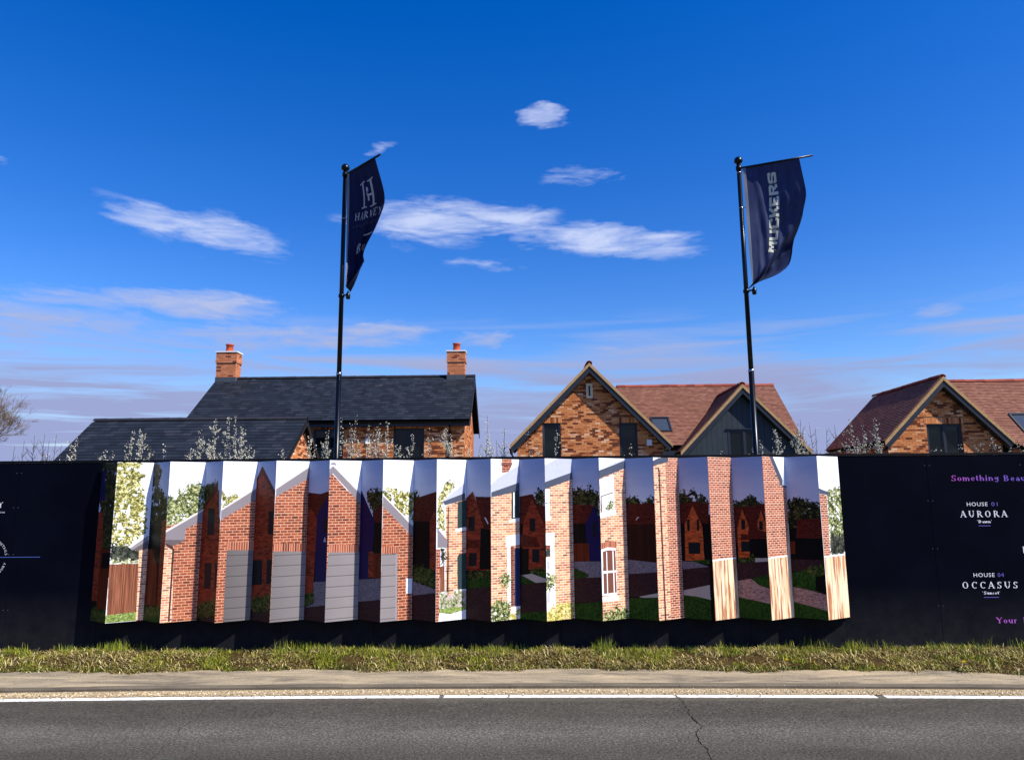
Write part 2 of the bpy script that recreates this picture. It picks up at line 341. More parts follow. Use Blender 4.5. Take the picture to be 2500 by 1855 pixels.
# ------------------------------------------------------------------ the two printed pictures on the folded hoarding
X0, PER, FB, FD, ZT, ZB = -5.2740, 0.68697, 0.35874, 0.23143, 2.421, 0.426
NP = 14
PW, PH = 128, 600
WLM = {'L': math.hypot(FB, FD), 'D': math.hypot(PER-FB, FD)}
PRINT = """\
L0 leafy -29,-6 689,-10 590,38 805,85 646,126 832,173 795,240 879,327 949,553 775,630 1,622 -6,481
L0 leafd -8,513 464,530 779,552 1006,554 1028,626 -1,616
L0 leafw -6,619 773,624 781,650 -4,647
L0 plankr -6,642 785,645 805,947 32,956
L0 grass -9,952 804,944 821,999 -20,998
L0 brickp 756,552 1227,529 1393,1080 804,1030
L0 soffit 529,560 986,488 1006,554 782,562
L0 white 453,539 971,441 980,468 511,546
L0 grey 511,546 980,468 990,501 557,560
L1 leafg -302,248 54,209 236,242 327,156 479,182 525,136 819,135 1068,176 1105,317 -19,444
L1 brick -111,418 1168,331 1364,1081 -60,1052
L1 brickp -216,533 36,535 256,563 330,1016 -60,1052
L1 fascia 9,441 1158,290 1175,358 845,396 547,428 538,497 18,493
L1 soffit 18,493 538,497 289,530 29,528
L1 verge 7,434 1156,282 1159,295 10,447
L1 pipe 30,515 205,533 263,556 269,996 221,995 212,559 34,527
L2 leafy -18,179 72,185 145,238 375,205 560,225 566,252 15,310
L2 brick 15,356 1139,212 1328,1082 -84,1053
L2 fascia 14,307 1125,151 1141,226 19,372
L2 verge 13,303 1124,146 1126,157 16,314
L2 soldier 229,509 1205,517 1216,569 233,561
L2 door 233,561 1216,569 1267,1080 231,1059
L3 brick 16,221 1240,65 1410,1085 -55,1055
L3 fascia 25,175 1229,0 1242,79 18,231
L3 verge 24,169 1228,-6 1229,4 27,181
L3 soldier 11,520 1126,528 1135,579 15,569
L3 door 15,569 1135,579 1159,1080 4,1056
L4 brick -11,92 99,88 532,184 1070,285 1168,1081 -90,1055
L4 fascia 8,52 107,32 1131,244 1139,311 105,85 0,105
L4 verge 7,47 116,28 1130,236 1132,247 108,37 9,57
L4 grey 27,32 41,19 104,12 185,18 213,35 116,29
L4 soldier 41,530 1035,538 1041,585 48,576
L4 door 48,576 1041,585 1039,1078 -91,1055
L5 leafy 33,206 195,174 498,193 632,187 702,213 821,207 1181,193 1197,434 37,246
L5 brick 16,291 823,458 1064,493 1105,1081 -7,1058
L5 fascia 22,223 818,392 1060,437 1065,499 816,455 9,291
L5 verge 21,218 1059,427 1060,439 23,229
L5 soldier 3,542 562,547 556,590 7,585
L5 door 8,588 450,592 477,1068 -7,1058
L5 grey 450,592 506,593 526,1069 477,1068
L5 white 799,747 998,750 988,843 793,840
L6 leafy 25,235 177,189 245,163 383,130 488,143 630,176 249,249 291,464 51,443
L6 slate 197,265 949,149 950,229
L6 brickp 302,295 1022,243 1030,903 307,891
L6 gutter 198,268 950,213 951,256 285,291
L6 dark 372,305 406,298 414,843 360,842
L6 glass 703,272 1022,256 1025,435 707,440
L6 whitew 630,441 1024,428 1025,449 637,461
L6 glass 704,616 763,597 1027,593 1029,820 709,815
L6 whitew 612,817 1029,817 1030,839 613,839
L6 leafd 141,553 294,554 298,657 145,655
L6 plankr 129,671 282,663 288,822 136,826
L6 fascia 34,433 379,513 363,555 39,553
L6 brick 6,561 131,562 126,988 11,1023
L6 leafp 136,832 271,822 476,844 785,829 1029,826 1031,935 123,926
L6 grass 123,923 1031,922 1031,941 479,963 124,948
L6 white 124,951 479,962 1031,941 1032,1018 78,1024
L7 slate 7,166 224,123 553,86 1076,30 1070,145 14,215
L7 brick 394,-1 741,-2 720,45 626,79 391,89
L7 brickd 364,23 747,21 746,39 364,41
L7 brickp 6,238 1069,172 1027,956 -5,925
L7 gutter 14,212 1070,144 1067,202 13,243
L7 glass 725,209 1067,195 1058,379 717,384
L7 whitew 784,212 828,211 821,371 777,371
L7 whitew 644,385 1058,372 1057,395 643,403
L7 whitew 520,490 1053,471 1049,543 518,552
L7 whitew 555,549 674,547 674,924 552,922
L7 brickd 674,553 798,553 782,920 674,924
L7 navy 805,567 1048,563 1029,924 789,923
L7 whitew 674,924 1029,924 1027,949 673,950
L7 leafg 280,748 352,723 495,715 638,733 673,765 600,796 456,804 314,786
L7 leafg -4,907 171,878 418,873 631,905 701,950 627,1005 -23,1005
L7 leafo 647,962 1028,943 1024,1006 627,1005
L8 slate -3,44 436,2 1058,-8 1047,84 -1,149
L8 brickp 3,188 1102,117 982,1083 -34,1062
L8 gutter -1,150 1087,80 1081,126 -4,194
L8 whitew -5,195 160,192 167,371 -4,370
L8 dark -4,280 160,277 160,281 -5,284
L8 whitew -4,370 193,366 191,387 -6,393
L8 whitew -2,470 315,462 308,541 -8,542
L8 brickd -4,542 151,543 149,570 -7,570
L8 glass -7,572 149,567 145,608 -10,613
L8 whitew -3,616 159,618 140,942 -2,945
L8 greyw 32,639 127,640 130,691 27,689
L8 greyw 23,828 118,829 119,892 17,890
L8 whitew 166,543 300,543 308,920 142,923
L8 leafg -5,727 143,713 308,731 330,769 208,805 6,815
L8 leafo 5,946 235,912 496,898 947,905 930,1044 0,1007
L9 slate -27,21 1122,-53 1110,9 -35,73
L9 white -31,-6 1128,-80 1113,-5 -34,67
L9 brickp 4,119 1183,56 974,1084 -32,1063
L9 gutter -5,80 1111,5 1100,56 2,132
L9 whitew 9,139 554,105 561,329 26,347
L9 dark 44,240 534,214 533,220 43,246
L9 dark 35,243 71,242 78,341 39,342
L9 leafg 288,302 513,263 532,316 166,331
L9 whitew -13,348 602,326 608,357 -10,379
L9 soldier -4,533 290,519 605,525 566,563 245,557 10,568
L9 whitew 2,572 244,559 550,566 552,853 3,849
L9 curtain 61,584 241,576 532,579 541,701 58,701
L9 curtain 63,717 531,713 540,836 66,839
L9 whitew 185,585 216,586 220,839 189,838
L9 whitew 421,581 460,581 469,836 430,835
L9 whitew 1,857 614,857 616,889 12,884
L9 leafg 4,959 294,946 531,925 805,936 1086,928 1061,1048 -4,1009
L10 brickp -31,50 602,21 485,1075 3,1065
L10 brickr 503,-6 1038,-8 1020,1086 469,1013 494,507 488,101
L10 gutter -25,24 228,2 608,-3 600,27 -12,55
L10 white -19,-3 147,-5 144,6 -23,17
L10 pipe 174,52 250,82 281,1003 220,1002 194,89
L11 brickr -75,-11 1392,-28 1302,664 -39,650
L11 whitew -6,637 1135,629 1132,638 -4,646
L11 plank -4,646 1132,638 1088,1053 -56,1030
L12 brickr -14,-10 357,-12 703,153 782,186 1067,185 848,636 20,634
L12 gutter 310,-12 460,-13 872,146 856,179 1067,185 1058,205 737,179 722,163
L12 whitew 25,625 857,618 853,627 29,634
L12 plank 30,633 899,627 922,1056 -27,1037
L13 leafg 336,234 474,208 734,188 936,188 1267,228 1029,614 311,617
L13 leafd 386,487 1105,492 1054,614 311,617
L13 brickr 10,234 344,248 296,617 19,621
L13 gutter -1,202 463,228 456,240 331,244 10,236
L13 whitew 21,617 1081,612 1085,621 25,628
L13 plank 25,627 1085,621 1027,1059 -6,1039
D0 dleaf -647,-61 998,-47 1094,324 938,546 322,550 92,285 -947,-63
D0 dbrick -93,319 327,312 600,870 -21,879
D0 dpurple -702,44 244,49 375,245 -668,244
D0 dplank 327,556 938,546 978,915 371,924
D0 dblack 483,575 926,572 972,667 429,673
D0 dbush 25,930 973,908 996,1014 47,1032
D1 dleaf -250,-13 148,-10 546,54 378,140 953,242 1008,327 172,407 -458,355
D1 dblack -447,463 167,401 757,327 1132,327 1169,578 763,901 -512,920
D1 dbrick 729,380 1024,353 1012,903 767,907
D1 dplank -112,561 210,556 596,654 696,895 3,906
D1 dbush -237,935 881,892 1086,1014 -227,1038
D1 dgrass -264,987 1053,965 1086,1014 -227,1038
D2 dleaf -177,155 184,149 647,124 311,277 -36,304
D2 droof -36,304 761,118 801,198 205,303
D2 dbrick -28,317 849,178 1206,895 -181,917
D2 dglass 293,300 677,300 704,467 323,469
D2 dglass 278,642 676,639 671,799 323,803
D2 dglass 850,641 1078,639 1153,790 899,793
D2 dbush 47,894 1128,853 1177,952 -22,985
D2 dasph 220,993 1126,962 1152,1014 124,1033
D3 droof -214,178 237,34 293,34 1125,221 1139,260 253,75 -157,178
D3 dbrick -157,178 251,71 1139,260 1371,913 -122,937
D3 dglass 704,319 1052,316 1106,464 721,466
D3 dglass -27,630 496,626 527,777 10,786
D3 dglass 726,621 1161,618 1213,762 740,771
D3 dbush 15,864 976,832 1013,931 54,959
D3 dasph 56,963 1064,927 1099,1023 34,1043
D4 droof -44,201 582,213 1082,194 1126,373 7,375
D4 dpurple 417,361 1082,194 1219,755 477,763
D4 dbrick -191,241 470,368 431,596 397,841 -114,848
D4 dglass 814,364 975,364 972,454 823,455
D4 dpale 823,513 874,481 942,512 903,513 878,493 863,513
D4 ddrive 401,764 1072,753 1108,897 13,926 462,891
D4 dbush 13,840 446,834 507,871 12,923
D4 dasph -38,930 1108,894 1140,1024 -55,1046
D5 dleaf 240,231 284,205 617,179 1022,193 1038,298 595,337
D5 droof 548,337 1033,265 1052,395 653,396
D5 dpurple 38,197 700,396 585,559 474,746 -102,752 -160,197
D5 dblack 653,396 1052,395 1078,575 635,578
D5 dbrick 421,578 625,576 652,738 426,740
D5 dplank 627,587 1011,585 1010,737 653,741
D5 ddrive -4,755 1033,737 1030,866 -26,893
D5 dasph -25,895 1030,864 1054,1027 -92,1048
D6 dleaf -266,219 150,194 245,227 77,393 -247,394
D6 droof 40,247 1008,203 1014,313 710,392 -15,393
D6 dblack -62,393 754,392 776,706 -34,669
D6 dbrick 719,392 1014,313 1037,691 740,694
D6 dbush 12,669 374,669 972,692 979,805 21,766
D6 ddrive 21,769 979,805 981,827 30,856
D6 dasph 30,859 981,827 993,1029 4,1047
D7 dbrick -17,249 265,203 671,381 920,497 627,563 -55,567
D7 droof 373,237 1028,241 1022,560 919,548 287,197
D7 dbrick -55,554 1022,547 1019,693 -53,704
D7 dblack 586,433 1003,445 999,687 543,692
D7 dpale 734,368 797,371 913,407 871,410
D7 dglass 94,366 352,365 353,454 82,455
D7 droof 9,508 544,512 552,560 10,563
D7 dglass 118,592 438,590 417,670 98,676
D7 dbush -9,716 917,694 916,748 -8,762
D7 dgrass -8,758 1018,737 1017,794 -8,813
D7 dasph -8,815 1017,795 1013,1030 -46,1050
D8 dleaf 561,240 766,188 982,208 974,299 677,299
D8 droof 10,239 522,223 717,292 994,299 982,435 0,411
D8 dbrick 144,411 500,253 982,428 959,690 45,698
D8 dglass 398,376 611,376 605,455 392,456
D8 droof 37,477 622,494 795,554 33,559
D8 dblack 32,569 357,567 326,721 23,724
D8 dglass 477,569 754,567 748,647 471,649
D8 dbush 368,695 999,677 995,721 445,726
D8 dgrass 23,731 996,708 990,771 19,789
D8 dpath 63,734 446,720 993,746 991,765 600,774
D8 dasph -1,792 1010,768 986,1032 -16,1051
D8 dgrass 9,968 995,939 986,1032 -16,1051
D9 dleaf -3,168 71,208 270,175 498,209 657,164 764,210 990,211 965,373 -28,374
D9 droof -18,295 790,295 470,413 -32,414
D9 dblack -32,414 508,412 490,542 -48,545
D9 dpurple 471,406 789,301 982,386 997,533 980,641 476,645
D9 dglass 718,399 857,399 843,495 704,496
D9 dplank -28,538 567,535 570,647 -23,652
D9 ddrive -23,652 980,642 983,738 3,755
D9 dgrass -27,688 428,716 557,734 424,748 3,755
D9 dasph 3,755 983,738 996,891 -15,906
D9 dgrass -16,913 997,885 992,1033 -33,1052
D10 dleaf -55,244 205,248 425,251 527,288 638,278 860,249 1002,252 989,311 -67,310
D10 droof -26,291 994,288 995,417 -12,419
D10 dwood -12,419 995,417 980,652 -15,641
D10 dpale 325,392 383,375 445,375 444,378 393,380 350,394
D10 ddrive -15,641 987,652 1010,709 -32,732
D10 dasph -32,732 1010,709 1005,862 -57,870
D10 dpath 342,865 1011,834 1005,862 519,870
D10 dgrass -22,879 1012,860 1009,1035 -91,1055
D11 dleaf -27,240 143,200 221,240 476,201 638,248 746,228 973,274 959,326 -47,326
D11 droof -76,300 457,277 968,294 934,423 -73,438
D11 dblack -69,419 935,416 875,646 -89,654
D11 dbricko 142,425 433,306 727,436 741,644 116,649
D11 dglass 220,392 318,392 307,463 220,464
D11 dglass 550,392 629,392 611,462 542,462
D11 dglass 237,536 634,533 616,602 237,606
D11 dgrass 123,649 911,636 903,668 432,656
D11 ddrive -18,653 398,653 899,680 4,705
D11 dasph -31,705 900,678 887,790 -26,833
D11 dpath -9,833 871,789 880,878 380,863 -16,862
D11 dgrass 2,862 380,863 880,878 871,1039 -79,1056
D12 dleaf -31,282 275,276 448,257 619,237 802,283 995,290 974,354 -51,355
D12 droof -6,316 297,316 861,303 995,290 967,533 -70,539
D12 dbricko 91,447 275,332 459,439 413,485 468,629 70,635
D12 dbricko 728,419 867,335 997,438 1003,469 748,458
D12 dblack 438,510 1021,514 1001,628 434,632
D12 dglass 223,397 356,397 339,456 215,458
D12 dglass 788,403 901,403 894,458 780,459
D12 droof 214,485 380,485 517,521 153,523
D12 dglass 184,531 465,529 447,591 175,596
D12 dbush 87,635 601,621 590,656 78,664
D12 dpath 598,631 1001,628 1004,648 590,656
D12 dasph 10,668 1004,648 1003,772 -6,784
D12 dgrass 446,756 1001,728 990,813 677,795
D12 dpave -4,777 429,758 677,795 990,813 986,903 487,888 0,876
D12 dgrass -16,876 487,888 986,903 981,1038 -69,1057
D13 dleaf 17,272 345,256 654,279 988,305 986,395 424,396 216,449 -42,450
D13 droof 265,397 1005,386 1000,510 194,514
D13 dblack -42,450 248,449 194,514 1006,510 1004,642 -8,638
D13 dplank 27,534 171,533 145,611 1,612
D13 dasph -10,644 1004,642 999,699 -4,721
D13 dgrass 10,728 379,711 1019,686 993,842 402,825 -2,811
D13 dbush 448,692 995,668 981,749 706,752 433,736
D13 dblack 708,746 1003,730 993,842 679,828
D13 dpave -3,814 402,825 1004,851 994,947 491,924 -2,906
D13 dgrass -18,906 491,924 994,947 1011,1039 -85,1059"""
def vnoise(x, y, seed=0):
    xi, yi = np.floor(x).astype(int), np.floor(y).astype(int); fx, fy = x-xi, y-yi
    fx = fx*fx*(3-2*fx); fy = fy*fy*(3-2*fy)
    def h(a, b):
        n = (a*374761393 + b*668265263 + seed*974711) & 0x7fffffff
        n = ((n ^ (n >> 13))*1274126177) & 0x7fffffff
        return ((n ^ (n >> 16)) & 0xffff)/65535.0
    return (h(xi,yi)*(1-fx)+h(xi+1,yi)*fx)*(1-fy) + (h(xi,yi+1)*(1-fx)+h(xi+1,yi+1)*fx)*fy
def fbm(x, y, oct=4, seed=0):
    s = 0; a = .5; t = 0
    for k in range(oct): s = s + a*vnoise(x*2**k, y*2**k, seed+k*17); t += a; a *= .55
    return s/t
def rnd2(a, b, seed=0):
    n = (a.astype(np.int64)*374761393 + b.astype(np.int64)*668265263 + seed*974711) & 0x7fffffff
    n = ((n ^ (n >> 13))*1274126177) & 0x7fffffff
    return ((n ^ (n >> 16)) & 0xffff)/65535.0
def A(*c): return np.array(srgb(*c))
def lerp(a, b, f): return a*(1-f[..., None]) + b*f[..., None]
def p_brick(X, Y, b1, b2, mo, ch=0.038, bl=0.094, mw=0.0068, soldier=False):
    if soldier: X, Y, ch, bl = Y, X, 0.031, 0.5
    row = np.floor(Y/ch); xs = X/bl + 0.5*(row % 2); c = np.floor(xs)
    r = rnd2(row, c, 3); r2 = rnd2(row, c, 9)
    col = lerp(b1, b2, r) * (0.82+0.3*fbm(X*60, Y*60, 2, 5))[..., None]
    col = np.where((r2 < .13)[..., None], col*.55, col)
    fy = (Y/ch - row)*ch; fx = (xs-c)*bl
    m = (fy < mw) | (fx < mw)
    return np.where(m[..., None], mo*(0.92+0.14*fbm(X*30, Y*30, 2, 8))[..., None], col), None
def p_leaf(X, Y, dark, mid, light, sc=26, hole=0.0):
    n = fbm(X*sc, Y*sc, 4, 2); n2 = fbm(X*sc*2.6+9, Y*sc*2.6, 3, 4)
    f = np.clip((n*.55+n2*.6-.40)/.34, 0, 1)
    col = np.where((f < .5)[..., None], lerp(dark, mid, np.clip(f*2, 0, 1)), lerp(mid, light, np.clip(f*2-1, 0, 1)))
    al = None
    if hole: al = (fbm(X*sc*.7+31, Y*sc*.7+5, 4, 6) > hole)
    return col, al
def p_plank(X, Y, a, b, w=0.055, streak=None):
    k = np.floor(X/w); r = rnd2(k, k*0, 12)
    g = fbm(X*90, Y*3.0, 4, 14); col = lerp(a, b, np.clip((g-.3)*1.6, 0, 1))*(0.86+.22*r)[..., None]
    if streak is not None:
        s = np.clip((fbm(X*46+3, Y*3.0, 4, 22)-.50)*6, 0, .9); col = lerp(col, streak, s)
    gap = (X/w-k)*w < .0045
    return np.where(gap[..., None], col*.55, col), None
def p_flat(X, Y, c, v=.06, sc=8):
    return c*(1-v+2*v*fbm(X*sc, Y*sc, 3, 33))[..., None], None
def fill(kind, X, Y, U, V):
    f = kind
    if f == 'brick': return p_brick(X, Y, A(130,56,34), A(178,96,62), A(224,174,142), .035, .088)
    if f == 'brickp': return p_brick(X, Y, A(188,108,70), A(248,186,136), A(252,230,206), .030, .078, .006)
    if f == 'brickr': return p_brick(X, Y, A(140,66,46), A(188,108,80), A(240,198,170), .028, .072, .0075)
    if f == 'brickd': return p_brick(X, Y, A(96,44,32), A(130,66,46), A(170,118,96), .030, .078)
    if f == 'soldier': return p_brick(X, Y, A(140,66,44), A(190,112,82), A(224,168,138), soldier=True)
    if f == 'leafy': return p_leaf(X, Y, A(50,54,20), A(142,138,60), A(240,232,166), 34, .36)
    if f == 'leafg': return p_leaf(X, Y, A(30,40,18), A(98,108,52), A(206,208,150), 36, .32)
    if f == 'leafd': return p_leaf(X, Y, A(20,24,18), A(48,52,42), A(92,96,78), 26, 0)
    if f == 'leafw': return p_leaf(X, Y, A(90,100,50), A(190,196,140), A(245,245,225), 50, .3)
    if f == 'leafp': return p_leaf(X, Y, A(56,86,30), A(150,160,104), A(226,196,206), 34, 0)
    if f == 'leafo': return p_leaf(X, Y, A(120,104,30), A(200,190,84), A(244,232,176), 40, .3)
    if f == 'grass': return p_leaf(X, Y, A(80,102,36), A(126,146,70), A(176,190,116), 60, 0)
    if f == 'plankr': return p_plank(X, Y, A(112,62,42), A(180,116,84))
    if f == 'plank': return p_plank(X, Y, A(240,206,160), A(255,242,214), .07, A(178,104,66))
    if f == 'door':
        c, _ = p_flat(X, Y, A(142,135,134), .05, 4); c = c*np.clip(.45+.55*(X/WLM['L']-2)/2.6, .4, 1)[..., None]; k = (V*1000-462) % 65
        return np.where((k < 6)[..., None], c*.55, np.where((k < 11)[..., None], np.minimum(c*1.12, 1), c)), None
    if f == 'slate': return p_flat(X, Y, A(196,200,220), .08, 40)
    if f == 'gutter':
        c, _ = p_flat(X, Y, A(78,84,100), .1); return c, None
    flat = dict(white=(250,250,252), whitew=(252,250,248), greyw=(196,196,200), grey=(150,146,150), fascia=(140,132,136), soffit=(104,94,94),
                verge=(232,226,218), pipe=(74,46,46), glass=(48,66,66), dark=(30,26,28), curtain=(122,76,60), navy=(34,44,84))
    if f in flat: return p_flat(X, Y, A(*flat[f]), .08 if f in ('curtain', 'glass') else .04)
    # evening picture
    if f == 'dbrick': return p_brick(X, Y, A(112,34,18), A(158,62,34), A(130,62,42), .028, .075, .005)
    if f == 'dbricko': return p_brick(X, Y, A(168,70,28), A(206,98,46), A(176,90,50), .022, .06, .003)
    if f == 'dleaf': return p_leaf(X, Y, A(14,18,8), A(36,40,16), A(92,86,40), 26, .26)
    if f == 'dbush': return p_leaf(X, Y, A(14,26,8), A(44,66,20), A(104,98,50), 40, .2)
    if f == 'dgrass': return p_leaf(X, Y, A(20,42,10), A(34,64,16), A(54,82,26), 50, 0)
    if f == 'dplank': return p_plank(X, Y, A(84,30,14), A(132,54,28), .03)
    if f == 'dwood': return p_plank(X, Y, A(46,20,12), A(66,30,18), .03)
    if f == 'droof': return p_brick(X, Y, A(78,24,16), A(110,40,26), A(56,20,14), .014, .03, .003)
    if f == 'dpave': return p_brick(X, Y, A(156,116,108), A(188,146,134), A(128,94,88), .016, .03, .002)
    if f == 'ddrive': return p_leaf(X, Y, A(84,78,86), A(112,104,112), A(138,130,136), 90, 0)
    if f == 'dasph': return p_leaf(X, Y, A(38,20,22), A(54,30,32), A(68,44,44), 90, 0)
    dflat = dict(dpurple=(30,22,70), dblack=(14,10,10), dglass=(24,26,30), dpale=(210,208,206), dpath=(176,164,154))
    return p_flat(X, Y, A(*dflat[f]), .1)
def paint(kind):
    img = np.ones((PH, PW*NP, 4), np.float32)
    u = (np.arange(PW)+.5)/PW; v = (np.arange(PH)+.5)/PH; U, V = np.meshgrid(u, v)
    for i in range(NP):
        X = (i+U)*WLM[kind]; Y = V*2.0
        if kind == 'L':
            c = lerp(A(240,244,252), A(255,255,255), np.clip(fbm(X*1.6, Y*4, 4, 41)*1.7-.35, 0, 1))
        else:
            top = A(158,174,206); bot = A(226,224,228)
            c = lerp(top, bot, np.clip(V*2.6+.5*(fbm(X*1.5, Y*7, 4, 43)-.5), 0, 1))
            c = np.where((V > .36)[..., None], A(12,10,12), c)
        if kind == 'L' and i in (11, 12):
            c = np.where((V > .42)[..., None], fill('plank', X, Y, U, V)[0], fill('brickr', X, Y, U, V)[0] if i == 11 else np.where((V > .2)[..., None], fill('brickr', X, Y, U, V)[0], c))
        for ln in PRINT.splitlines():
            w = ln.split()
            if w[0] != f'{kind}{i}': continue
            pts = [tuple(map(float, q.split(','))) for q in w[2:]]
            # hand-cut outline: the edge of foliage is ragged
            px, py = U*1000, V*1000
            if 'leaf' in w[1] or 'bush' in w[1]:
                j = (fbm(X*52, Y*52, 4, 51)-.5)*2; k = (fbm(X*52+7, Y*52+3, 4, 53)-.5)*2
                px = px + j*120; py = py + k*34
            ins = np.zeros(U.shape, bool)
            for a in range(len(pts)):
                (xa, ya), (xb, yb) = pts[a-1], pts[a]
                if ya == yb: continue
                cr = ((ya > py) != (yb > py)) & (px < (xb-xa)*(py-ya)/(yb-ya)+xa)
                ins ^= cr
            if not ins.any(): continue
            col, al = fill(w[1], X, Y, U, V)
            if al is not None: ins &= al
            c = np.where(ins[..., None], col, c)
        img[:, i*PW:(i+1)*PW, :3] = c
    im = bpy.data.images.new('print_day' if kind == 'L' else 'print_evening', PW*NP, PH, float_buffer=True)
    im.colorspace_settings.name = 'Non-Color'
    im.pixels.foreach_set(np.ascontiguousarray(img[::-1]).ravel()); im.update()
    return im
def print_mat(name, im, rough):
    t = NT(name, rough, 0.3 if 'day' in name else 0.08)
    n = t.node('ShaderNodeTexImage'); n.image = im; n.interpolation = 'Linear'; n.extension = 'EXTEND'
    uvn = t.node('ShaderNodeUVMap', uv_map='print'); t.l.new(uvn.outputs[0], n.inputs[0])
    sc = t.noise(t.geo(), 3.0, 5, 0.6)
    t.col(t.mix(0.18, n.outputs[0], t.ramp(sc, [(0.3, (0.42,0.42,0.42)), (0.7, (0.56,0.56,0.56))]), 'OVERLAY'))
    return t.m
M_day = print_mat('day_picture_print', paint('L'), 0.42)
M_eve = print_mat('evening_picture_print', paint('D'), 0.32)

# ------------------------------------------------------------------ site hoarding
hoard = root('site_hoarding', (0, 0.06, 0), 'long black site hoarding with folded panels printed with pictures of brick houses', 'hoarding')
WY = 0.042            # front of the flat boards
def flat_board(x0, x1, dy=0.0):
    m = MB(); g = 0.0022
    m.box(x0+g, x1-g, WY+dy, WY+dy+0.018, 0.0, 2.43)
    o = m.build('panel', M_navy, hoard)
    return o
seams_r = [5.17+1.22*k for k in range(5)]; seams_l = [-6.735-1.22*k for k in range(5)]
mids = [-6.735 + (5.17+6.735)*k/10 for k in range(11)]
boards = []
allx = sorted(set(seams_r+seams_l+mids))
for a, b in zip(allx[:-1], allx[1:]):
    boards.append((a, b, flat_board(a, b, rng.uniform(0, 0.003))))
def board_at(x):
    for a, b, o in boards:
        if a <= x < b: return o
    return boards[-1][2]
for a, b in zip(allx[:-1], allx[1:]):
    m = MB(); m.box(a+.001, b-.001, WY-.006, 0.075, 2.432, 2.462); m.build('top_rail', M_blackm, hoard)
# supporting posts behind
for k in range(len(allx)):
    m = MB(); m.box(allx[k]-.04, allx[k]+.04, 0.066, 0.14, 0.0, 2.40); m.build('post', M_blackm, hoard)
# screws and small plates along the seams
m = MB()
for x in (5.17, 6.39, -6.735):
    for z in (0.55, 1.25, 1.85, 2.3):
        for d in (-.03, .03): m.lathe((0,0,0), [(0.001,0),(0.001,0.0001)], 3) if False else m.box(x+d-.006, x+d+.006, WY-.003, WY-.0005, z-.004, z+.004)
m.build('screw', M_lead, hoard)
def print_board(kind, i):
    rx = X0+i*PER
    if kind == 'L': a, b = Vector((rx, -FD, 0)), Vector((rx+FB, 0, 0))
    else: a, b = Vector((rx-(PER-FB), 0, 0)), Vector((rx, -FD, 0))
    d = (b-a).normalized(); n = Vector((d.y, -d.x, 0)); th = 0.010
    e = .0012
    a = a + d*e; b = b - d*e
    ins = 0.0 if False else 0.006
    v = []
    for z in (ZB, ZT): v += [a+Vector((0,0,z)), b+Vector((0,0,z)), b-n*th-d*ins+Vector((0,0,z)), a-n*th+d*ins+Vector((0,0,z))]
    f = [(0,1,5,4),(1,2,6,5),(2,3,7,6),(3,0,4,7),(3,2,1,0),(4,5,6,7)]
    me = bpy.data.meshes.new('print_panel'); me.from_pydata([tuple(q) for q in v], [], f)
    me.materials.append(M_day if kind == 'L' else M_eve); me.materials.append(M_blackm)
    for k, p in enumerate(me.polygons): p.material_index = 0 if k == 0 else 1
    uv = me.uv_layers.new(name='print')
    u0, u1 = (i+.004)/NP, (i+.996)/NP
    for li, c in zip(me.polygons[0].loop_indices, ((u0,0),(u1,0),(u1,1),(u0,1))): uv.data[li].uv = c
    me.update()
    o = link('print_panel', me, hoard)
    o['label'] = 'sunlit picture panel of the folded hoarding' if kind == 'L' else 'shaded evening picture panel of the folded hoarding'
    return o
for i in range(NP):
    print_board('D', i); print_board('L', i)
    rx = X0+i*PER
    for z, nm in ((ZB+0.001, 'base_board'), (ZT-0.013, 'cap_board')):
        m = MB(); m.prism([(rx-(PER-FB)+.022, -0.008, z), (rx, -FD+.014, z), (rx+FB-.022, -0.008, z)], (0, 0, 0.012)); m.build(nm, M_blackm, hoard)
    # batten that holds each fold off the boards
    m = MB(); m.box(rx+FB-.018 if i < NP-1 else rx+FB-.04, rx+FB+.018 if i < NP-1 else rx+FB-.004, 0.012, WY-.001, ZB+.004, ZT-.004); m.build('batten', M_blackm, hoard)

# ------------------------------------------------------------------ lettering
M_let_w = plain('white_lettering', (0.78,0.78,0.80), 0.5, 0.2, 0.04)
M_let_g = plain('grey_lettering', srgb(184,184,190), 0.7, 0.1, 0.06)
M_let_p = plain('violet_lettering', srgb(104,96,176), 0.5, 0.2, 0.05)
M_let_l = plain('blue_line', srgb(84,108,190), 0.5, 0.2, 0.05)
def grad_mat(name, xa, xb):
    t = NT(name, 0.5, 0.2); s = t.node('ShaderNodeSeparateXYZ'); t.l.new(t.geo(), s.inputs[0])
    f = t.math('MULTIPLY', t.math('SUBTRACT', s.outputs[0], xa), 1/(xb-xa), clamp=True)
    t.col(t.ramp(f, [(0.0, srgb(190,88,188)), (0.45, srgb(150,92,188)), (1.0, srgb(124,98,200))])); return t.m
M_let_m = grad_mat('magenta_violet_lettering', 5.4, 6.3)
M_let_y = grad_mat('magenta_lettering', 5.8, 6.7)
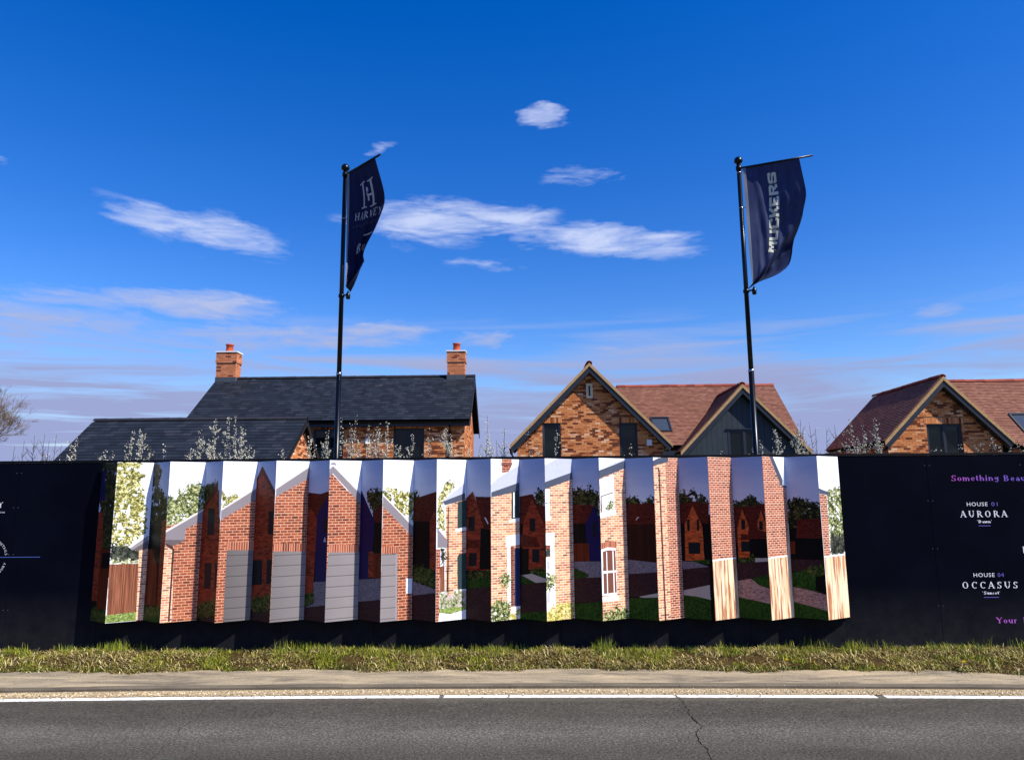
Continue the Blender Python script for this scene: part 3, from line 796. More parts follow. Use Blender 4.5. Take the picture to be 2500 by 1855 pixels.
# serif letters as strokes: L x0 y0 x1 y1 w ; C cx cy rx ry a0 a1 wthick wthin ; cap height 1
TK, TN = .17, .075
def sf(x, y, h=.13): return ('L', x-h, y, x+h, y, .06)
def bowl(cx, cy, rx, ry, a0, a1): return ('C', cx, cy, rx, ry, a0, a1)
GLY = {
 'A': (.92, [('L',.12,0,.44,1,TN),('L',.44,1,.78,0,TK),('L',.24,.34,.66,.34,TN),sf(.12,.03,.12),sf(.78,.03,.14)]),
 'U': (.92, [('L',.2,1,.2,.32,TK),('L',.74,1,.74,.32,TN),bowl(.47,.34,.27,.34,180,360),sf(.2,.97),sf(.74,.97)]),
 'R': (.86, [('L',.2,0,.2,1,TK),bowl(.36,.73,.3,.25,-90,90),('L',.2,.98,.38,.98,TN),('L',.2,.48,.38,.48,TN),('L',.44,.48,.78,.02,TK),sf(.2,.03),sf(.2,.97,.12),sf(.82,.03,.06)]),
 'O': (.98, [bowl(.48,.5,.38,.5,0,360)]),
 'C': (.88, [bowl(.5,.5,.38,.5,50,310),('L',.77,.98,.77,.72,TN)]),
 'S': (.72, [bowl(.36,.74,.24,.25,30,270),bowl(.36,.25,.26,.25,-150,90),('L',.6,.98,.6,.76,TN),('L',.1,.02,.1,.26,TN)]),
 'D': (.92, [('L',.2,0,.2,1,TK),bowl(.36,.5,.4,.49,-90,90),('L',.2,.97,.38,.97,TN),('L',.2,.03,.38,.03,TN),sf(.2,.03,.1),sf(.2,.97,.1)]),
 'H': (.96, [('L',.2,0,.2,1,TK),('L',.76,0,.76,1,TK),('L',.2,.5,.76,.5,TN),sf(.2,.03),sf(.2,.97),sf(.76,.03),sf(.76,.97)]),
 'V': (.9, [('L',.12,1,.45,0,TK),('L',.45,0,.78,1,TN),sf(.12,.97),sf(.78,.97,.11)]),
 'E': (.78, [('L',.2,0,.2,1,TK),('L',.2,.97,.64,.97,TN),('L',.2,.5,.52,.5,TN),('L',.2,.03,.66,.03,TN),('L',.64,.98,.64,.78,TN),('L',.66,.02,.66,.24,TN),sf(.2,.03,.1),sf(.2,.97,.1)]),
 'Y': (.88, [('L',.1,1,.44,.48,TK),('L',.44,.48,.76,1,TN),('L',.44,0,.44,.5,TK),sf(.1,.97,.12),sf(.77,.97,.11),sf(.44,.03)]),
 'B': (.84, [('L',.2,0,.2,1,TK),bowl(.36,.74,.26,.24,-90,90),bowl(.36,.26,.32,.25,-90,90),('L',.2,.97,.36,.97,TN),('L',.2,.5,.4,.5,TN),('L',.2,.03,.36,.03,TN),sf(.2,.03,.1),sf(.2,.97,.1)]),
 'N': (.96, [('L',.2,0,.2,1,TN),('L',.2,1,.76,0,TK),('L',.76,0,.76,1,TN),sf(.2,.03,.1),sf(.16,.97,.1),sf(.76,.97,.1)]),
 'T': (.8, [('L',.4,0,.4,1,TK),('L',.08,.97,.72,.97,TN),('L',.08,.98,.08,.78,TN),('L',.72,.98,.72,.78,TN),sf(.4,.03)]),
 'a': (.6, [bowl(.28,.2,.2,.19,0,360),('L',.46,0,.46,.44,TK*.9),bowl(.3,.46,.17,.17,10,160),sf(.5,.03,.07)]),
 'e': (.58, [bowl(.3,.32,.22,.31,10,320),('L',.1,.36,.52,.36,TN)]),
 'o': (.62, [bowl(.31,.32,.24,.31,0,360)]),
 'm': (1.0, [('L',.16,0,.16,.64,TK),bowl(.33,.42,.16,.2,0,180),('L',.49,0,.49,.44,TK),bowl(.66,.42,.16,.2,0,180),('L',.82,0,.82,.44,TK),sf(.16,.03,.1),sf(.49,.03,.1),sf(.82,.03,.1),sf(.1,.6,.06)]),
 'n': (.68, [('L',.16,0,.16,.64,TK),bowl(.34,.42,.18,.2,0,180),('L',.52,0,.52,.44,TK),sf(.16,.03,.1),sf(.52,.03,.1),sf(.1,.6,.06)]),
 'u': (.68, [('L',.16,.64,.16,.2,TK),bowl(.34,.22,.18,.2,180,360),('L',.52,.64,.52,0,TK),sf(.12,.61,.07),sf(.48,.61,.07),sf(.56,.03,.06)]),
 'h': (.68, [('L',.16,0,.16,1,TK),bowl(.34,.42,.18,.2,0,180),('L',.52,0,.52,.44,TK),sf(.16,.03,.1),sf(.52,.03,.1),sf(.1,.97,.06)]),
 'i': (.34, [('L',.17,0,.17,.64,TK),('L',.17,.8,.17,.96,TK),sf(.17,.03,.1),sf(.12,.61,.06)]),
 't': (.42, [('L',.2,.1,.2,.9,TK),('L',.06,.62,.36,.62,TN),bowl(.3,.14,.1,.12,180,320)]),
 'g': (.62, [bowl(.3,.42,.2,.2,0,360),('L',.5,.62,.5,-.06,TK*.8),bowl(.3,-.06,.2,.18,180,360),('L',.46,.6,.6,.62,TN)]),
 'r': (.5, [('L',.16,0,.16,.64,TK),bowl(.34,.44,.17,.18,50,180),sf(.16,.03,.1),sf(.1,.6,.06)]),
 's': (.5, [bowl(.25,.48,.15,.15,40,270),bowl(.25,.17,.17,.16,-140,90)]),
 'w': (.9, [('L',.08,.64,.26,0,TK),('L',.26,0,.44,.62,TN),('L',.44,.62,.62,0,TK),('L',.62,0,.8,.64,TN),sf(.08,.61,.09),sf(.8,.61,.09)]),
 'f': (.42, [('L',.2,0,.2,.8,TK),bowl(.32,.8,.12,.18,40,180),('L',.06,.62,.36,.62,TN),sf(.2,.03,.1)]),
 'l': (.34, [('L',.17,0,.17,1,TK),sf(.17,.03,.1),sf(.12,.97,.06)]),
 '"': (.3, [('L',.15,.78,.15,1,TN)]),
 ' ': (.5, []),
}
def glyph_quads(ch, bold=1.0, slab=1.0):
    w, st = GLY[ch]; Q = []
    for s in st:
        if s[0] == 'L':
            _, xa, ya, xb, yb, wd = s; wd *= bold
            d = Vector((xb-xa, yb-ya)); L = d.length; d /= L
            horiz = abs(d.y) < .3; half = wd/2
            nrm = Vector((-d.y, d.x))*half if horiz else Vector((half/max(.5, abs(d.y)), 0))
            k = max(1, int(L/.34))
            for j in range(k):
                p0 = Vector((xa, ya)) + d*L*j/k; p1 = Vector((xa, ya)) + d*L*(j+1)/k
                Q.append([p0-nrm, p0+nrm, p1+nrm, p1-nrm])
        else:
            _, cx, cy, rx, ry, a0, a1 = s; k = max(4, int(abs(a1-a0)/24))
            for j in range(k):
                pp = []
                for t_ in (a0+(a1-a0)*j/k, a0+(a1-a0)*(j+1)/k):
                    ca, sa = math.cos(R(t_)), math.sin(R(t_)); wd = (TN+(TK-TN)*ca*ca)*bold
                    pp.append((Vector((cx+(rx)*ca, cy+(ry)*sa)), Vector((cx+max(.01, rx-wd)*ca, cy+max(.01, ry-wd*.9)*sa))))
                Q.append([pp[0][0], pp[0][1], pp[1][1], pp[1][0]])
    return w, Q
def serif(text, h, width=None, bold=1.0, track=.0):
    """quads in metres, origin at the left end of the baseline"""
    x = 0; out = []
    for ch in text:
        w, Q = glyph_quads(ch, bold)
        if Q: out.append([[Vector((q.x+x, q.y)) for q in qd] for qd in Q])
        x += w+track
    x -= track
    sx = (width/x) if width else h
    return [[[Vector((q.x*sx, q.y*h)) for q in qd] for qd in lt] for lt in out], x*sx
def sans(text, h, width=None, track=1.0):
    cu = bpy.data.curves.new('t', 'FONT'); cu.body = text; cu.size = 1.0; cu.space_character = track; cu.resolution_u = 3
    o = bpy.data.objects.new('t', cu); COL.objects.link(o)
    dg = bpy.context.evaluated_depsgraph_get(); me = o.evaluated_get(dg).to_mesh()
    vs = [Vector((v.co.x, v.co.y)) for v in me.vertices]; fs = [tuple(p.vertices) for p in me.polygons]
    o.evaluated_get(dg).to_mesh_clear(); bpy.data.objects.remove(o); bpy.data.curves.remove(cu)
    xa = min(v.x for v in vs); xb = max(v.x for v in vs); yb = max(v.y for v in vs); ya = 0.0
    sx = (width/(xb-xa)) if width else h/(yb-ya)
    return [Vector(((v.x-xa)*sx, (v.y-ya)*h/(yb-ya))) for v in vs], fs
def put_quads(name, Q, x, z, mat, parent, y=None):
    y = (WY-.0018) if y is None else y
    for lt in Q:
        m = MB()
        for k, qd in enumerate(lt):
            m.quad(*[(x+q.x+(TSX if x > 0 else -TSX), y-.00004*k, z+q.y) for q in qd])
        link('letter', m.data('letter', mat, fix=False), parent)
def put_sans(name, VF, x, z, mat, parent):
    m = MB(); vs, fs = VF; m.v = [(x+v.x+(TSX if x > 0 else -TSX), WY-.0018, z+v.y) for v in vs]; m.f = fs; m.m = [0]*len(fs)
    return m.build(name, mat, parent, fix=False)
TSX = .038
rb = board_at(5.9); lb = board_at(-6.8); lb0 = board_at(-6.5)
put_quads('lettering', serif('Something', .072, .61, .85, .05)[0], 5.42, 2.10, M_let_m, rb)
put_quads('lettering', serif('Beau', .072, .29, .85, .05)[0], 6.085, 2.095, M_let_m, rb)
put_quads('lettering', serif('tiful', .072, .24, 1.0, .05)[0], 6.40, 2.092, M_let_m, board_at(6.5))
for (zz, xs, xn, num, nm, xa, wd, sub, xs2, ws) in ((1.78, 5.59, 5.9, '01', 'AURORA', 5.49, .60, 'Dawn', 5.715, .14), (0.90, 5.58, 5.88, '04', 'OCCASUS', 5.42, .70, 'Sunset', 5.685, .175)):
    put_sans('lettering', sans('HOUSE', .047, .262, 1.15), xs, zz, M_let_w, rb)
    put_sans('lettering', sans(num, .047, .078, 1.15), xn, zz, M_let_p, rb)
    put_quads('lettering', serif(nm, .08, wd, .95, .26)[0], xa, zz-.14, M_let_w, rb)
    put_quads('lettering', serif('"'+sub+'"', .036, ws+.05, 1.35, .05)[0], xs2-.02, zz-.213, M_let_w, rb)
    m = MB(); m.box(xs2-.005+TSX, xs2+ws+.005+TSX, WY-.0022, WY-.0004, zz-.2525, zz-.2455); m.build('underline', M_let_p, rb)
put_quads('lettering', serif('Your', .07, .26, 1.0, .06)[0], 5.80, 0.338, M_let_y, rb)
put_quads('lettering', serif('N', .07, .075, 1.0)[0], 6.128, 0.336, M_let_y, rb)
put_quads('lettering', serif('H', .08, .075, 1.1)[0], 6.226, 1.19, M_let_w, rb)
Qh, wh = serif('HARVEY', .072, .42, 1.05, .14)
put_quads('lettering', Qh, -6.872-wh, 1.852, M_let_w, lb)
put_sans('lettering', sans('CONSTRUCTION', .021, .42, 1.5), -7.262, 1.781, M_let_w, lb)
m = MB(); m.box(-7.5, -6.7365, WY-.0022, WY-.0004, 1.213, 1.219); m.build('underline', M_let_l, lb)
m = MB(); m.box(-6.7335, -6.35, WY-.0022, WY-.0004, 1.213, 1.219); m.build('underline', M_let_l, lb0)
# round lettering, read along a circle
cxz, rad_ = (-7.03, 1.205), .235
def ring_text(text, a_first, step, flip):
    a = a_first
    for ch in text:
        vs, fs = sans(ch, .029)
        wch = max(v.x for v in vs)
        ang = R(a); m = MB(); mv = []
        for v in vs:
            px_, py_ = v.x-wch/2, v.y-.0145
            if not flip: rr_ = rad_+py_; th = ang - px_/rad_
            else: rr_ = rad_-py_; th = ang + px_/rad_
            mv.append((cxz[0]+rr_*math.cos(th), WY-.0018, cxz[1]+rr_*math.sin(th)))
        m.v = mv; m.f = fs; m.m = [0]*len(fs); m.build('lettering', M_let_w, lb, fix=False)
        a += step*(1 if ch not in 'I' else .8)
ring_text('DETAILS', 55, -7.4, False)
ring_text('NOBURY', -61, 8.6, True)

# ------------------------------------------------------------------ houses: shared pieces
def frame_matrix(o, ux, uy, uz, s=(1,1,1)):
    m = Matrix.Identity(4)
    for k, (v, sc) in enumerate(zip((ux, uy, uz), s)):
        for r_ in range(3): m[r_][k] = v[r_]*sc
    for r_ in range(3): m[r_][3] = o[r_]
    return m
def unit_box(name, mat, y0=-0.5, y1=0.5):
    m = MB(); m.box(-.5, .5, y0, y1, -.5, .5); return m.data(name, mat)
ME_brick = unit_box('brick', M_brick_o); ME_cbrick = unit_box('brick', M_cbrick_o)
CUBE_V = np.array([(-.5,-.5,-.5),(.5,-.5,-.5),(.5,.5,-.5),(-.5,.5,-.5),(-.5,-.5,.5),(.5,-.5,.5),(.5,.5,.5),(-.5,.5,.5)])
CUBE_F = np.array([(0,3,2,1),(4,5,6,7),(0,1,5,4),(1,2,6,5),(2,3,7,6),(3,0,4,7)])
def lay_bricks(parent, org, ux, nrm, items, me=None, mat_s=None, limit=300, depth=0.03, proud=0.008):
    """items: (cx, cz, length, height) on the wall plane; nearest the eye first"""
    me = me or ME_brick; mat_s = mat_s or M_brick_s
    ux = Vector(ux); nrm = Vector(nrm); up_ = Vector((0,0,1)); org = Vector(org)
    items = sorted(items, key=lambda q: -q[1]); rest = []
    for k, (cx, cz, ln, ht) in enumerate(items):
        pr = proud + rng.uniform(-.002, .003)
        c = org + ux*cx + up_*cz + nrm*(pr-depth/2)
        if k < limit: link('brick', me, parent, frame_matrix(c, ux, -nrm, up_, (ln, depth, ht)))
        else: rest.append((c, ln, ht))
    if rest:
        n = len(rest); V = np.zeros((n, 8, 3)); 
        for k, (c, ln, ht) in enumerate(rest):
            V[k] = np.array(c) + CUBE_V[:, :1]*np.array(ux)*ln + CUBE_V[:, 1:2]*np.array(-nrm)*depth + CUBE_V[:, 2:]*np.array((0,0,1))*ht
        F = (CUBE_F[None] + (np.arange(n)*8)[:, None, None]).reshape(-1, 4)
        r_ = np.repeat(nrg.random(n), 6)
        o = link('brickwork', np_mesh('brickwork', V.reshape(-1, 3), F, mat_s, {'rnd': ('FACE', 'FLOAT', r_)}), parent); o['kind'] = 'stuff'
def brick_items(x0, x1, z0, z1, inside, holes=(), L=0.225, H=0.075, mj=0.010, arches=()):
    it = []; r_ = 0; z = z0
    while z < z1:
        x = x0 - (L*.5 if r_ % 2 else 0); cz = z+H/2
        while x < x1:
            segs = [(max(x, x0)+mj/2, min(x+L, x1)-mj/2)]
            for (hx0, hx1, hz0, hz1) in holes:
                if cz+H/2 > hz0 and cz-H/2 < hz1:
                    ns = []
                    for a, b in segs:
                        if b <= hx0 or a >= hx1: ns.append((a, b)); continue
                        if a < hx0: ns.append((a, hx0-.004))
                        if b > hx1: ns.append((hx1+.004, b))
                    segs = ns
            for a, b in segs:
                if b-a > .04 and inside((a+b)/2, cz): it.append(((a+b)/2, cz, b-a, H-mj))
            x += L
        z += H; r_ += 1
    return it
def soldier_items(x0, x1, z0, h=0.215):
    n = round((x1-x0)/.075); w = (x1-x0)/n
    return [(x0+(k+.5)*w, z0+h/2, w-.009, h) for k in range(n)]
ME_slate = MB(); ME_slate.box(-.5, .5, 0, 1, -.5, .5); ME_slate = ME_slate.data('slate', M_slate_o)
def roof_cover(parent, o, u, s, wid, length, gauge, tw, thick, lift, inside=None, mats=None, limit=300, lap=1.25, name='slate', stuff_name='slates', jitter=.004):
    """o: eaves corner, u: along the eaves, s: up the slope (unit)"""
    o, u, s = Vector(o), Vector(u), Vector(s); n = u.cross(s).normalized()
    if n.z < 0: n = -n
    rows = int(length/gauge+1e-6); pcs = []
    for r_ in range(rows):
        k = 0; x = -(tw/2 if r_ % 2 else 0)
        while x < wid-.01:
            a, b = max(x, 0)+.0015, min(x+tw, wid)-.0015
            if b-a > .02 and (inside is None or inside((a+b)/2, (r_+.5)*gauge)):
                pcs.append(((a+b)/2, r_*gauge, b-a, rng.uniform(-jitter, jitter)))
            x += tw
    def fr(pc):
        cx, cs, w, j = pc; L = min(gauge*lap, length-cs)
        tilt = math.atan2(lift, gauge*lap)
        sv = (s*math.cos(tilt) - n*math.sin(tilt)); nv = (n*math.cos(tilt) + s*math.sin(tilt))
        c = o + u*cx + s*(cs-.006+j) + n*(lift+thick*.5+.004)
        return c, sv, nv, w, L
    pcs_i = pcs[-limit:] if limit else []; rest = pcs[:len(pcs)-len(pcs_i)] if limit else pcs
    for pc in pcs_i:
        c, sv, nv, w, L = fr(pc); link(name, ME_slate, parent, frame_matrix(c, u, sv, nv, (w, L, thick)))
    if rest:
        m = len(rest); V = np.zeros((m, 8, 3)); CV = CUBE_V + np.array([0, .5, 0])
        for k, pc in enumerate(rest):
            c, sv, nv, w, L = fr(pc)
            V[k] = np.array(c) + CV[:, :1]*np.array(u)*w + CV[:, 1:2]*np.array(sv)*L + CV[:, 2:]*np.array(nv)*thick
        F = (CUBE_F[None] + (np.arange(m)*8)[:, None, None]).reshape(-1, 4)
        q = link(stuff_name, np_mesh(stuff_name, V.reshape(-1, 3), F, mats, {'rnd': ('FACE', 'FLOAT', np.repeat(nrg.random(m), 6))}), parent); q['kind'] = 'stuff'
def ridge_tiles(parent, a, b, rad, step, mat, drop=.02, sides=7):
    a, b = Vector(a), Vector(b); d = (b-a); L = d.length; d = d/L; w = d.cross(Vector((0,0,1))).normalized()
    n = max(1, round(L/step)); st = L/n
    m = MB(); pr = []
    for end, rr in ((0, rad*1.0), (st-.004, rad*1.07)):
        for k in range(sides+1):
            t_ = math.pi*k/sides; pr.append((end, rr*math.cos(t_)*1.15, rr*math.sin(t_)))
    inn = []
    for end in (0, st-.004):
        for k in range(sides+1):
            t_ = math.pi*k/sides; inn.append((end, (rad-.02)*math.cos(t_)*1.15, (rad-.02)*math.sin(t_)))
    m.v = pr+inn; S = sides+1
    for k in range(sides):
        m.f.append((k, k+1, S+k+1, S+k)); m.f.append((2*S+k, 2*S+k+1, 3*S+k+1, 3*S+k))
        m.f.append((k, k+1, 2*S+k+1, 2*S+k)); m.f.append((S+k, S+k+1, 3*S+k+1, 3*S+k))
    m.f.append((0, S, 3*S, 2*S)); m.f.append((sides, S+sides, 3*S+sides, 2*S+sides))
    m.m = [0]*len(m.f); me = m.data('ridge_tile', mat)
    for k in range(n):
        p = a + d*st*k + Vector((0,0,-drop+rng.uniform(-.004,.004)))
        link('ridge_tile', me, parent, frame_matrix(p, d, w, Vector((0,0,1))))
def roof_slab(parent, quads, th, mat, name='roof'):
    m = MB()
    for q in quads:
        a, b, c = Vector(q[0]), Vector(q[1]), Vector(q[2]); n = (b-a).cross(c-a).normalized()
        if n.z < 0: n = -n
        m.prism(q, -n*th)
    return m.build(name, mat, parent)
def window(parent, x0, x1, z0, z1, y, mull=1, trans=None, fw=.055, reveal=.05, sill=None, fmat=None):
    """frame ring facing -y, glass behind"""
    fm = fmat or M_anth; m = MB(); a = y+.02; b = y+.085
    m.box(x0, x1, a, b, z1-fw, z1); m.box(x0, x1, a, b, z0, z0+fw)
    m.box(x0, x0+fw, a, b, z0+fw, z1-fw); m.box(x1-fw, x1, a, b, z0+fw, z1-fw)
    w = m.build('window', fm, parent)
    xs = [x0+fw+(x1-x0-2*fw)*k/mull for k in range(mull+1)]
    for k in range(1, mull):
        m = MB(); m.box(xs[k]-.035, xs[k]+.035, a-.004, b, z0+fw, z1-fw); m.build('mullion', fm, w)
    for k in range(mull):
        p0, p1 = xs[k]+(.035 if k else 0), xs[k+1]-(.035 if k < mull-1 else 0)
        s_ = MB(); c = .04
        s_.box(p0+.004, p1-.004, a+.012, b-.01, z1-fw-c, z1-fw-.002); s_.box(p0+.004, p1-.004, a+.012, b-.01, z0+fw+.002, z0+fw+c)
        s_.box(p0+.004, p0+c, a+.012, b-.01, z0+fw+c, z1-fw-c); s_.box(p1-c, p1-.004, a+.012, b-.01, z0+fw+c, z1-fw-c)
        if trans: s_.box(p0+c, p1-c, a+.02, b-.02, trans-.02, trans+.02)
        s_.build('sash', fm, w)
        g = MB(); g.box(p0+c-.01, p1-c+.01, a+.035, a+.041, z0+fw+c-.01, z1-fw-c+.01); g.build('pane', M_glass, w)
    if sill:
        s_ = MB(); s_.box(x0-.04, x1+.04, y-.06, y+.05, z0-.05, z0-.002); s_.build('sill', sill, w)
    return w
def wall_prism(parent, prof, d, holes_front=(), mats=None, name='wall'):
    m = MB(); m.prism(prof, d); o = m.build(name, mats or [M_bricktex, M_mortar], parent)
    for p in o.data.polygons:
        if p.normal.y < -.9: p.material_index = 1
    return o
def dark_room(parent, x0, x1, z0, z1, y):
    m = MB(); m.box(x0, x1, y, y+.02, z0, z1); return m
def bargeboard(parent, a, b, depth, th, mat, ydir=(0,1,0), name='bargeboard'):
    a, b = Vector(a), Vector(b)
    m = MB(); dn = Vector((0,0,-depth)); m.prism([a, b, b+dn, a+dn], Vector(ydir)*th); return m.build(name, mat, parent)
def skylight(parent, c, u, s, w, h):
    c, u, s = Vector(c), Vector(u), Vector(s); n = u.cross(s)
    if n.z < 0: n = -n
    m = MB()
    def bx(a0, a1, b0, b1, c0, c1):
        k = len(m.v)
        for cc in (c0, c1):
            for (aa, bb) in ((a0,b0),(a1,b0),(a1,b1),(a0,b1)): m.v.append(tuple(c+u*aa+s*bb+n*cc))
        for q in ((0,3,2,1),(4,5,6,7),(0,1,5,4),(1,2,6,5),(2,3,7,6),(3,0,4,7)): m.f.append(tuple(k+i for i in q)); m.m.append(0)
    f = .07
    bx(-w/2, w/2, h/2-f, h/2, 0, .12); bx(-w/2, w/2, -h/2, -h/2+f, 0, .11)
    bx(-w/2, -w/2+f, -h/2+f, h/2-f, 0, .11); bx(w/2-f, w/2, -h/2+f, h/2-f, 0, .11)
    o = m.build('skylight', M_anth, parent)
    m = MB(); bx(-w/2+f-.005, w/2-f+.005, -h/2+f-.005, h/2-f+.005, .05, .075); m.build('pane', M_sglass, o)

# ------------------------------------------------------------------ slate-roofed house (left)
def wall_with_holes(parent, x0, x1, y, th, z0, z1, holes, mat, name='wall', top=None):
    """wall facing -y built of strips round its openings; top(x) cuts a gable"""
    xs = sorted({x0, x1, *[h[0] for h in holes], *[h[1] for h in holes]})
    m = MB()
    for a, b in zip(xs[:-1], xs[1:]):
        cuts = sorted([(h[2], h[3]) for h in holes if h[0] <= a+1e-6 and h[1] >= b-1e-6]); z = z0
        tops = (lambda q: min(top(q), z1)) if top else (lambda q: z1)
        for (ha, hb) in cuts:
            m.prism([(a,y,z),(b,y,z),(b,y,ha),(a,y,ha)], (0,th,0)); z = hb
        ta, tb = tops(a), tops(b)
        mid = None
        if top and a < top.cx < b: mid = (top.cx, y, min(top(top.cx), z1))
        lp = [(a,y,z),(b,y,z),(b,y,max(tb, z+.001))] + ([mid] if mid else []) + [(a,y,max(ta, z+.001))]
        m.prism(lp, (0,th,0))
    return m.build(name, mat, parent)
h1 = root('brick_house', (-8.2, 23, 0), 'large brick house with dark slate roof and two chimneys behind the left flagpole', 'house', 'brick houses behind the hoarding')
X1a, X1b = -14.05, -2.3            # roof ends
YE, ZE, YR, ZR = 20.0, 5.15, 23.0, 7.42
sl = math.hypot(YR-YE, ZR-ZE); sdir = Vector((0, YR-YE, ZR-ZE))/sl
WX0, WX1, WYF, WYB = X1a+.25, X1b-.27, 20.28, 25.72
win1 = [(-8.79, -7.53, 3.15, 4.84), (-5.47, -4.21, 3.15, 4.84)]
w1 = wall_with_holes(h1, WX0, WX1, WYF, .25, 0, 5.1, win1, M_mortar)
m = MB()
g = lambda y: ZE-.1 + (min(y, 2*YR-y)-YE)*(ZR-ZE)/(YR-YE)
m.prism([(WX1-.25, WYF+.252, 0), (WX1-.25, WYB, 0), (WX1-.25, WYB, g(WYB)), (WX1-.25, YR, g(YR)), (WX1-.25, WYF+.252, g(WYF))], (.25, 0, 0))
m.build('wall', M_bricktex, h1)
m = MB()
m.prism([(WX0, WYF+.252, 0), (WX0, WYB, 0), (WX0, WYB, g(WYB)), (WX0, YR, g(YR)), (WX0, WYF+.252, g(WYF))], (.25, 0, 0))
m.build('wall', M_bricktex, h1)
m = MB(); m.box(WX0+.252, WX1-.252, WYB-.25, WYB, 0, 5.1); m.build('wall', M_bricktex, h1)
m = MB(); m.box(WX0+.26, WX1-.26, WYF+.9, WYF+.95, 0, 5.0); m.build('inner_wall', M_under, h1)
arches = [(a-.06, b+.06, zt, zt+.215) for (a, b, _, zt) in win1]
its = brick_items(-8.95, WX1, 2.85, 5.05, lambda x, z: True, win1+arches)
for a in arches: its += soldier_items(a[0], a[1], a[2])
lay_bricks(w1, (0, WYF, 0), (1,0,0), (0,-1,0), its)
its2 = brick_items(WYF, 24.4, 3.0, 7.2, lambda y, z: z < g(y)-.1)
lay_bricks(w1, (WX1, 0, 0), (0,1,0), (1,0,0), its2, limit=0)
for a in win1: window(h1, a[0], a[1], a[2], a[3], WYF+.04, 2, 4.05, sill=M_white)
r1 = roof_slab(h1, [[(X1a,YE,ZE),(X1b,YE,ZE),(X1b,YR,ZR),(X1a,YR,ZR)], [(X1a,2*YR-YE,ZE),(X1b,2*YR-YE,ZE),(X1b,YR,ZR-.002),(X1a,YR,ZR-.002)]], .09, M_under)
roof_cover(r1, (X1a, YE-.03, ZE), (1,0,0), sdir, X1b-X1a, sl, .19, .30, .010, .016, None, M_slate_s, 300)
ridge_tiles(r1, (X1a, YR, ZR+.01), (X1b, YR, ZR+.01), .10, .45, M_ridge_slate)
for yy, nm in ((YE, 'front'), (2*YR-YE, 'back')):
    sgn = 1 if yy < YR else -1
    for xx in (X1a+.002, X1b-.032):
        m = MB(); m.prism([(xx, yy-.02*sgn, ZE-.02), (xx, YR-.001*sgn, ZR-.03), (xx, YR-.001*sgn, ZR-.28), (xx, yy-.02*sgn, ZE-.27)], (.03, 0, 0)); m.build('bargeboard', M_anth, h1)
m = MB(); m.box(X1a+.04, X1b-.04, YE+.03, YE+.06, ZE-.26, ZE-.06); m.build('fascia', M_anth, h1)
m = MB(); m.box(X1a+.04, X1b-.04, YE+.061, WYF-.001, ZE-.24, ZE-.22); m.build('soffit', M_anth, h1)
def gutter(parent, a, b, rad=.055):
    a, b = Vector(a), Vector(b); d = (b-a).normalized(); w = d.cross(Vector((0,0,1))).normalized(); m = MB(); k = 7
    for p in (a, b):
        for j in range(k+1):
            t_ = math.pi+math.pi*j/k; m.v.append(tuple(p+w*math.cos(t_)*rad+Vector((0,0,math.sin(t_)*rad))))
        for j in range(k+1):
            t_ = math.pi+math.pi*(k-j)/k; m.v.append(tuple(p+w*math.cos(t_)*(rad-.006)+Vector((0,0,math.sin(t_)*(rad-.006)))))
    S = 2*(k+1)
    for j in range(S): m.f.append((j, (j+1) % S, S+(j+1) % S, S+j)); m.m.append(0)
    m.f.append(tuple(range(S))); m.m.append(0); m.f.append(tuple(range(2*S-1, S-1, -1))); m.m.append(0)
    return m.build('gutter', M_black, parent)
gutter(h1, (X1a+.05, YE-.03, ZE-.07), (X1b-.05, YE-.03, ZE-.07))
m = MB(); m.tube([(-3.14, YE-.03, ZE-.12), (-3.14, YE+.02, ZE-.25), (-3.14, WYF-.06, ZE-.42), (-3.14, WYF-.06, 0.05)], .036, 10); m.build('downpipe', M_black, h1, True)
m = MB(); m.box(-6.60, -6.42, WYF-.05, WYF-.009, 4.27, 4.45); m.prism([(-6.60, WYF-.05, 4.27), (-6.42, WYF-.05, 4.27), (-6.42, WYF-.08, 4.22), (-6.60, WYF-.08, 4.22)], (0, .06, 0)); m.build('vent_box', M_white, h1)
def chimney(parent, x0, x1, y0, y1, zb, zt):
    m = MB(); m.box(x0+.02, x1-.02, y0+.02, y1-.02, zb-.5, zt-.02); c = m.build('chimney', M_mortar, parent)
    H = .075; rows = int((zt-zb)/H); H = (zt-zb)/rows
    for r_ in range(rows):
        out = .035 if r_ in (rows-6, rows-5) else (.02 if r_ >= rows-4 else 0.0)
        z = zb+(r_+.5)*H
        for (axis, a0, a1, pl, nr) in (('x', x0-out, x1+out, y0-out, (0,-1,0)), ('y', y0-out, y1+out, x1+out, (1,0,0))):
            L = .225; n = max(2, math.ceil((a1-a0)/L)); x = a0-(L/2 if r_ % 2 else 0)
            while x < a1-.02:
                a, b = max(x, a0)+.004, min(x+L, a1)-.004
                if b-a > .03:
                    ctr = ((a+b)/2, pl+.05, z) if axis == 'x' else (pl-.05, (a+b)/2, z)
                    link('brick', ME_cbrick, c, frame_matrix(ctr, (1,0,0) if axis == 'x' else (0,1,0), (0,1,0) if axis == 'x' else (-1,0,0), (0,0,1), (b-a, .1, H-.009)))
                x += L
    m = MB(); m.box(x0-.05, x1+.05, y0-.05, y1+.05, zt, zt+.055); m.build('chimney_cap', M_white, c)
    cx, cy = (x0+x1)/2, (y0+y1)/2
    m = MB(); m.lathe((cx, cy, zt+.056), [(.185,0),(.185,.05),(.165,.07),(.15,.30),(.175,.31),(.18,.37),(.15,.375),(.13,.37),(.12,.2)], 20); m.build('chimney_pot', M_pot, c, True)
    m = MB(); m.box(x0-.015, x1+.015, y0-.018, y1+.018, zb-.45, zb+.06); m.build('flashing', M_lead, c)
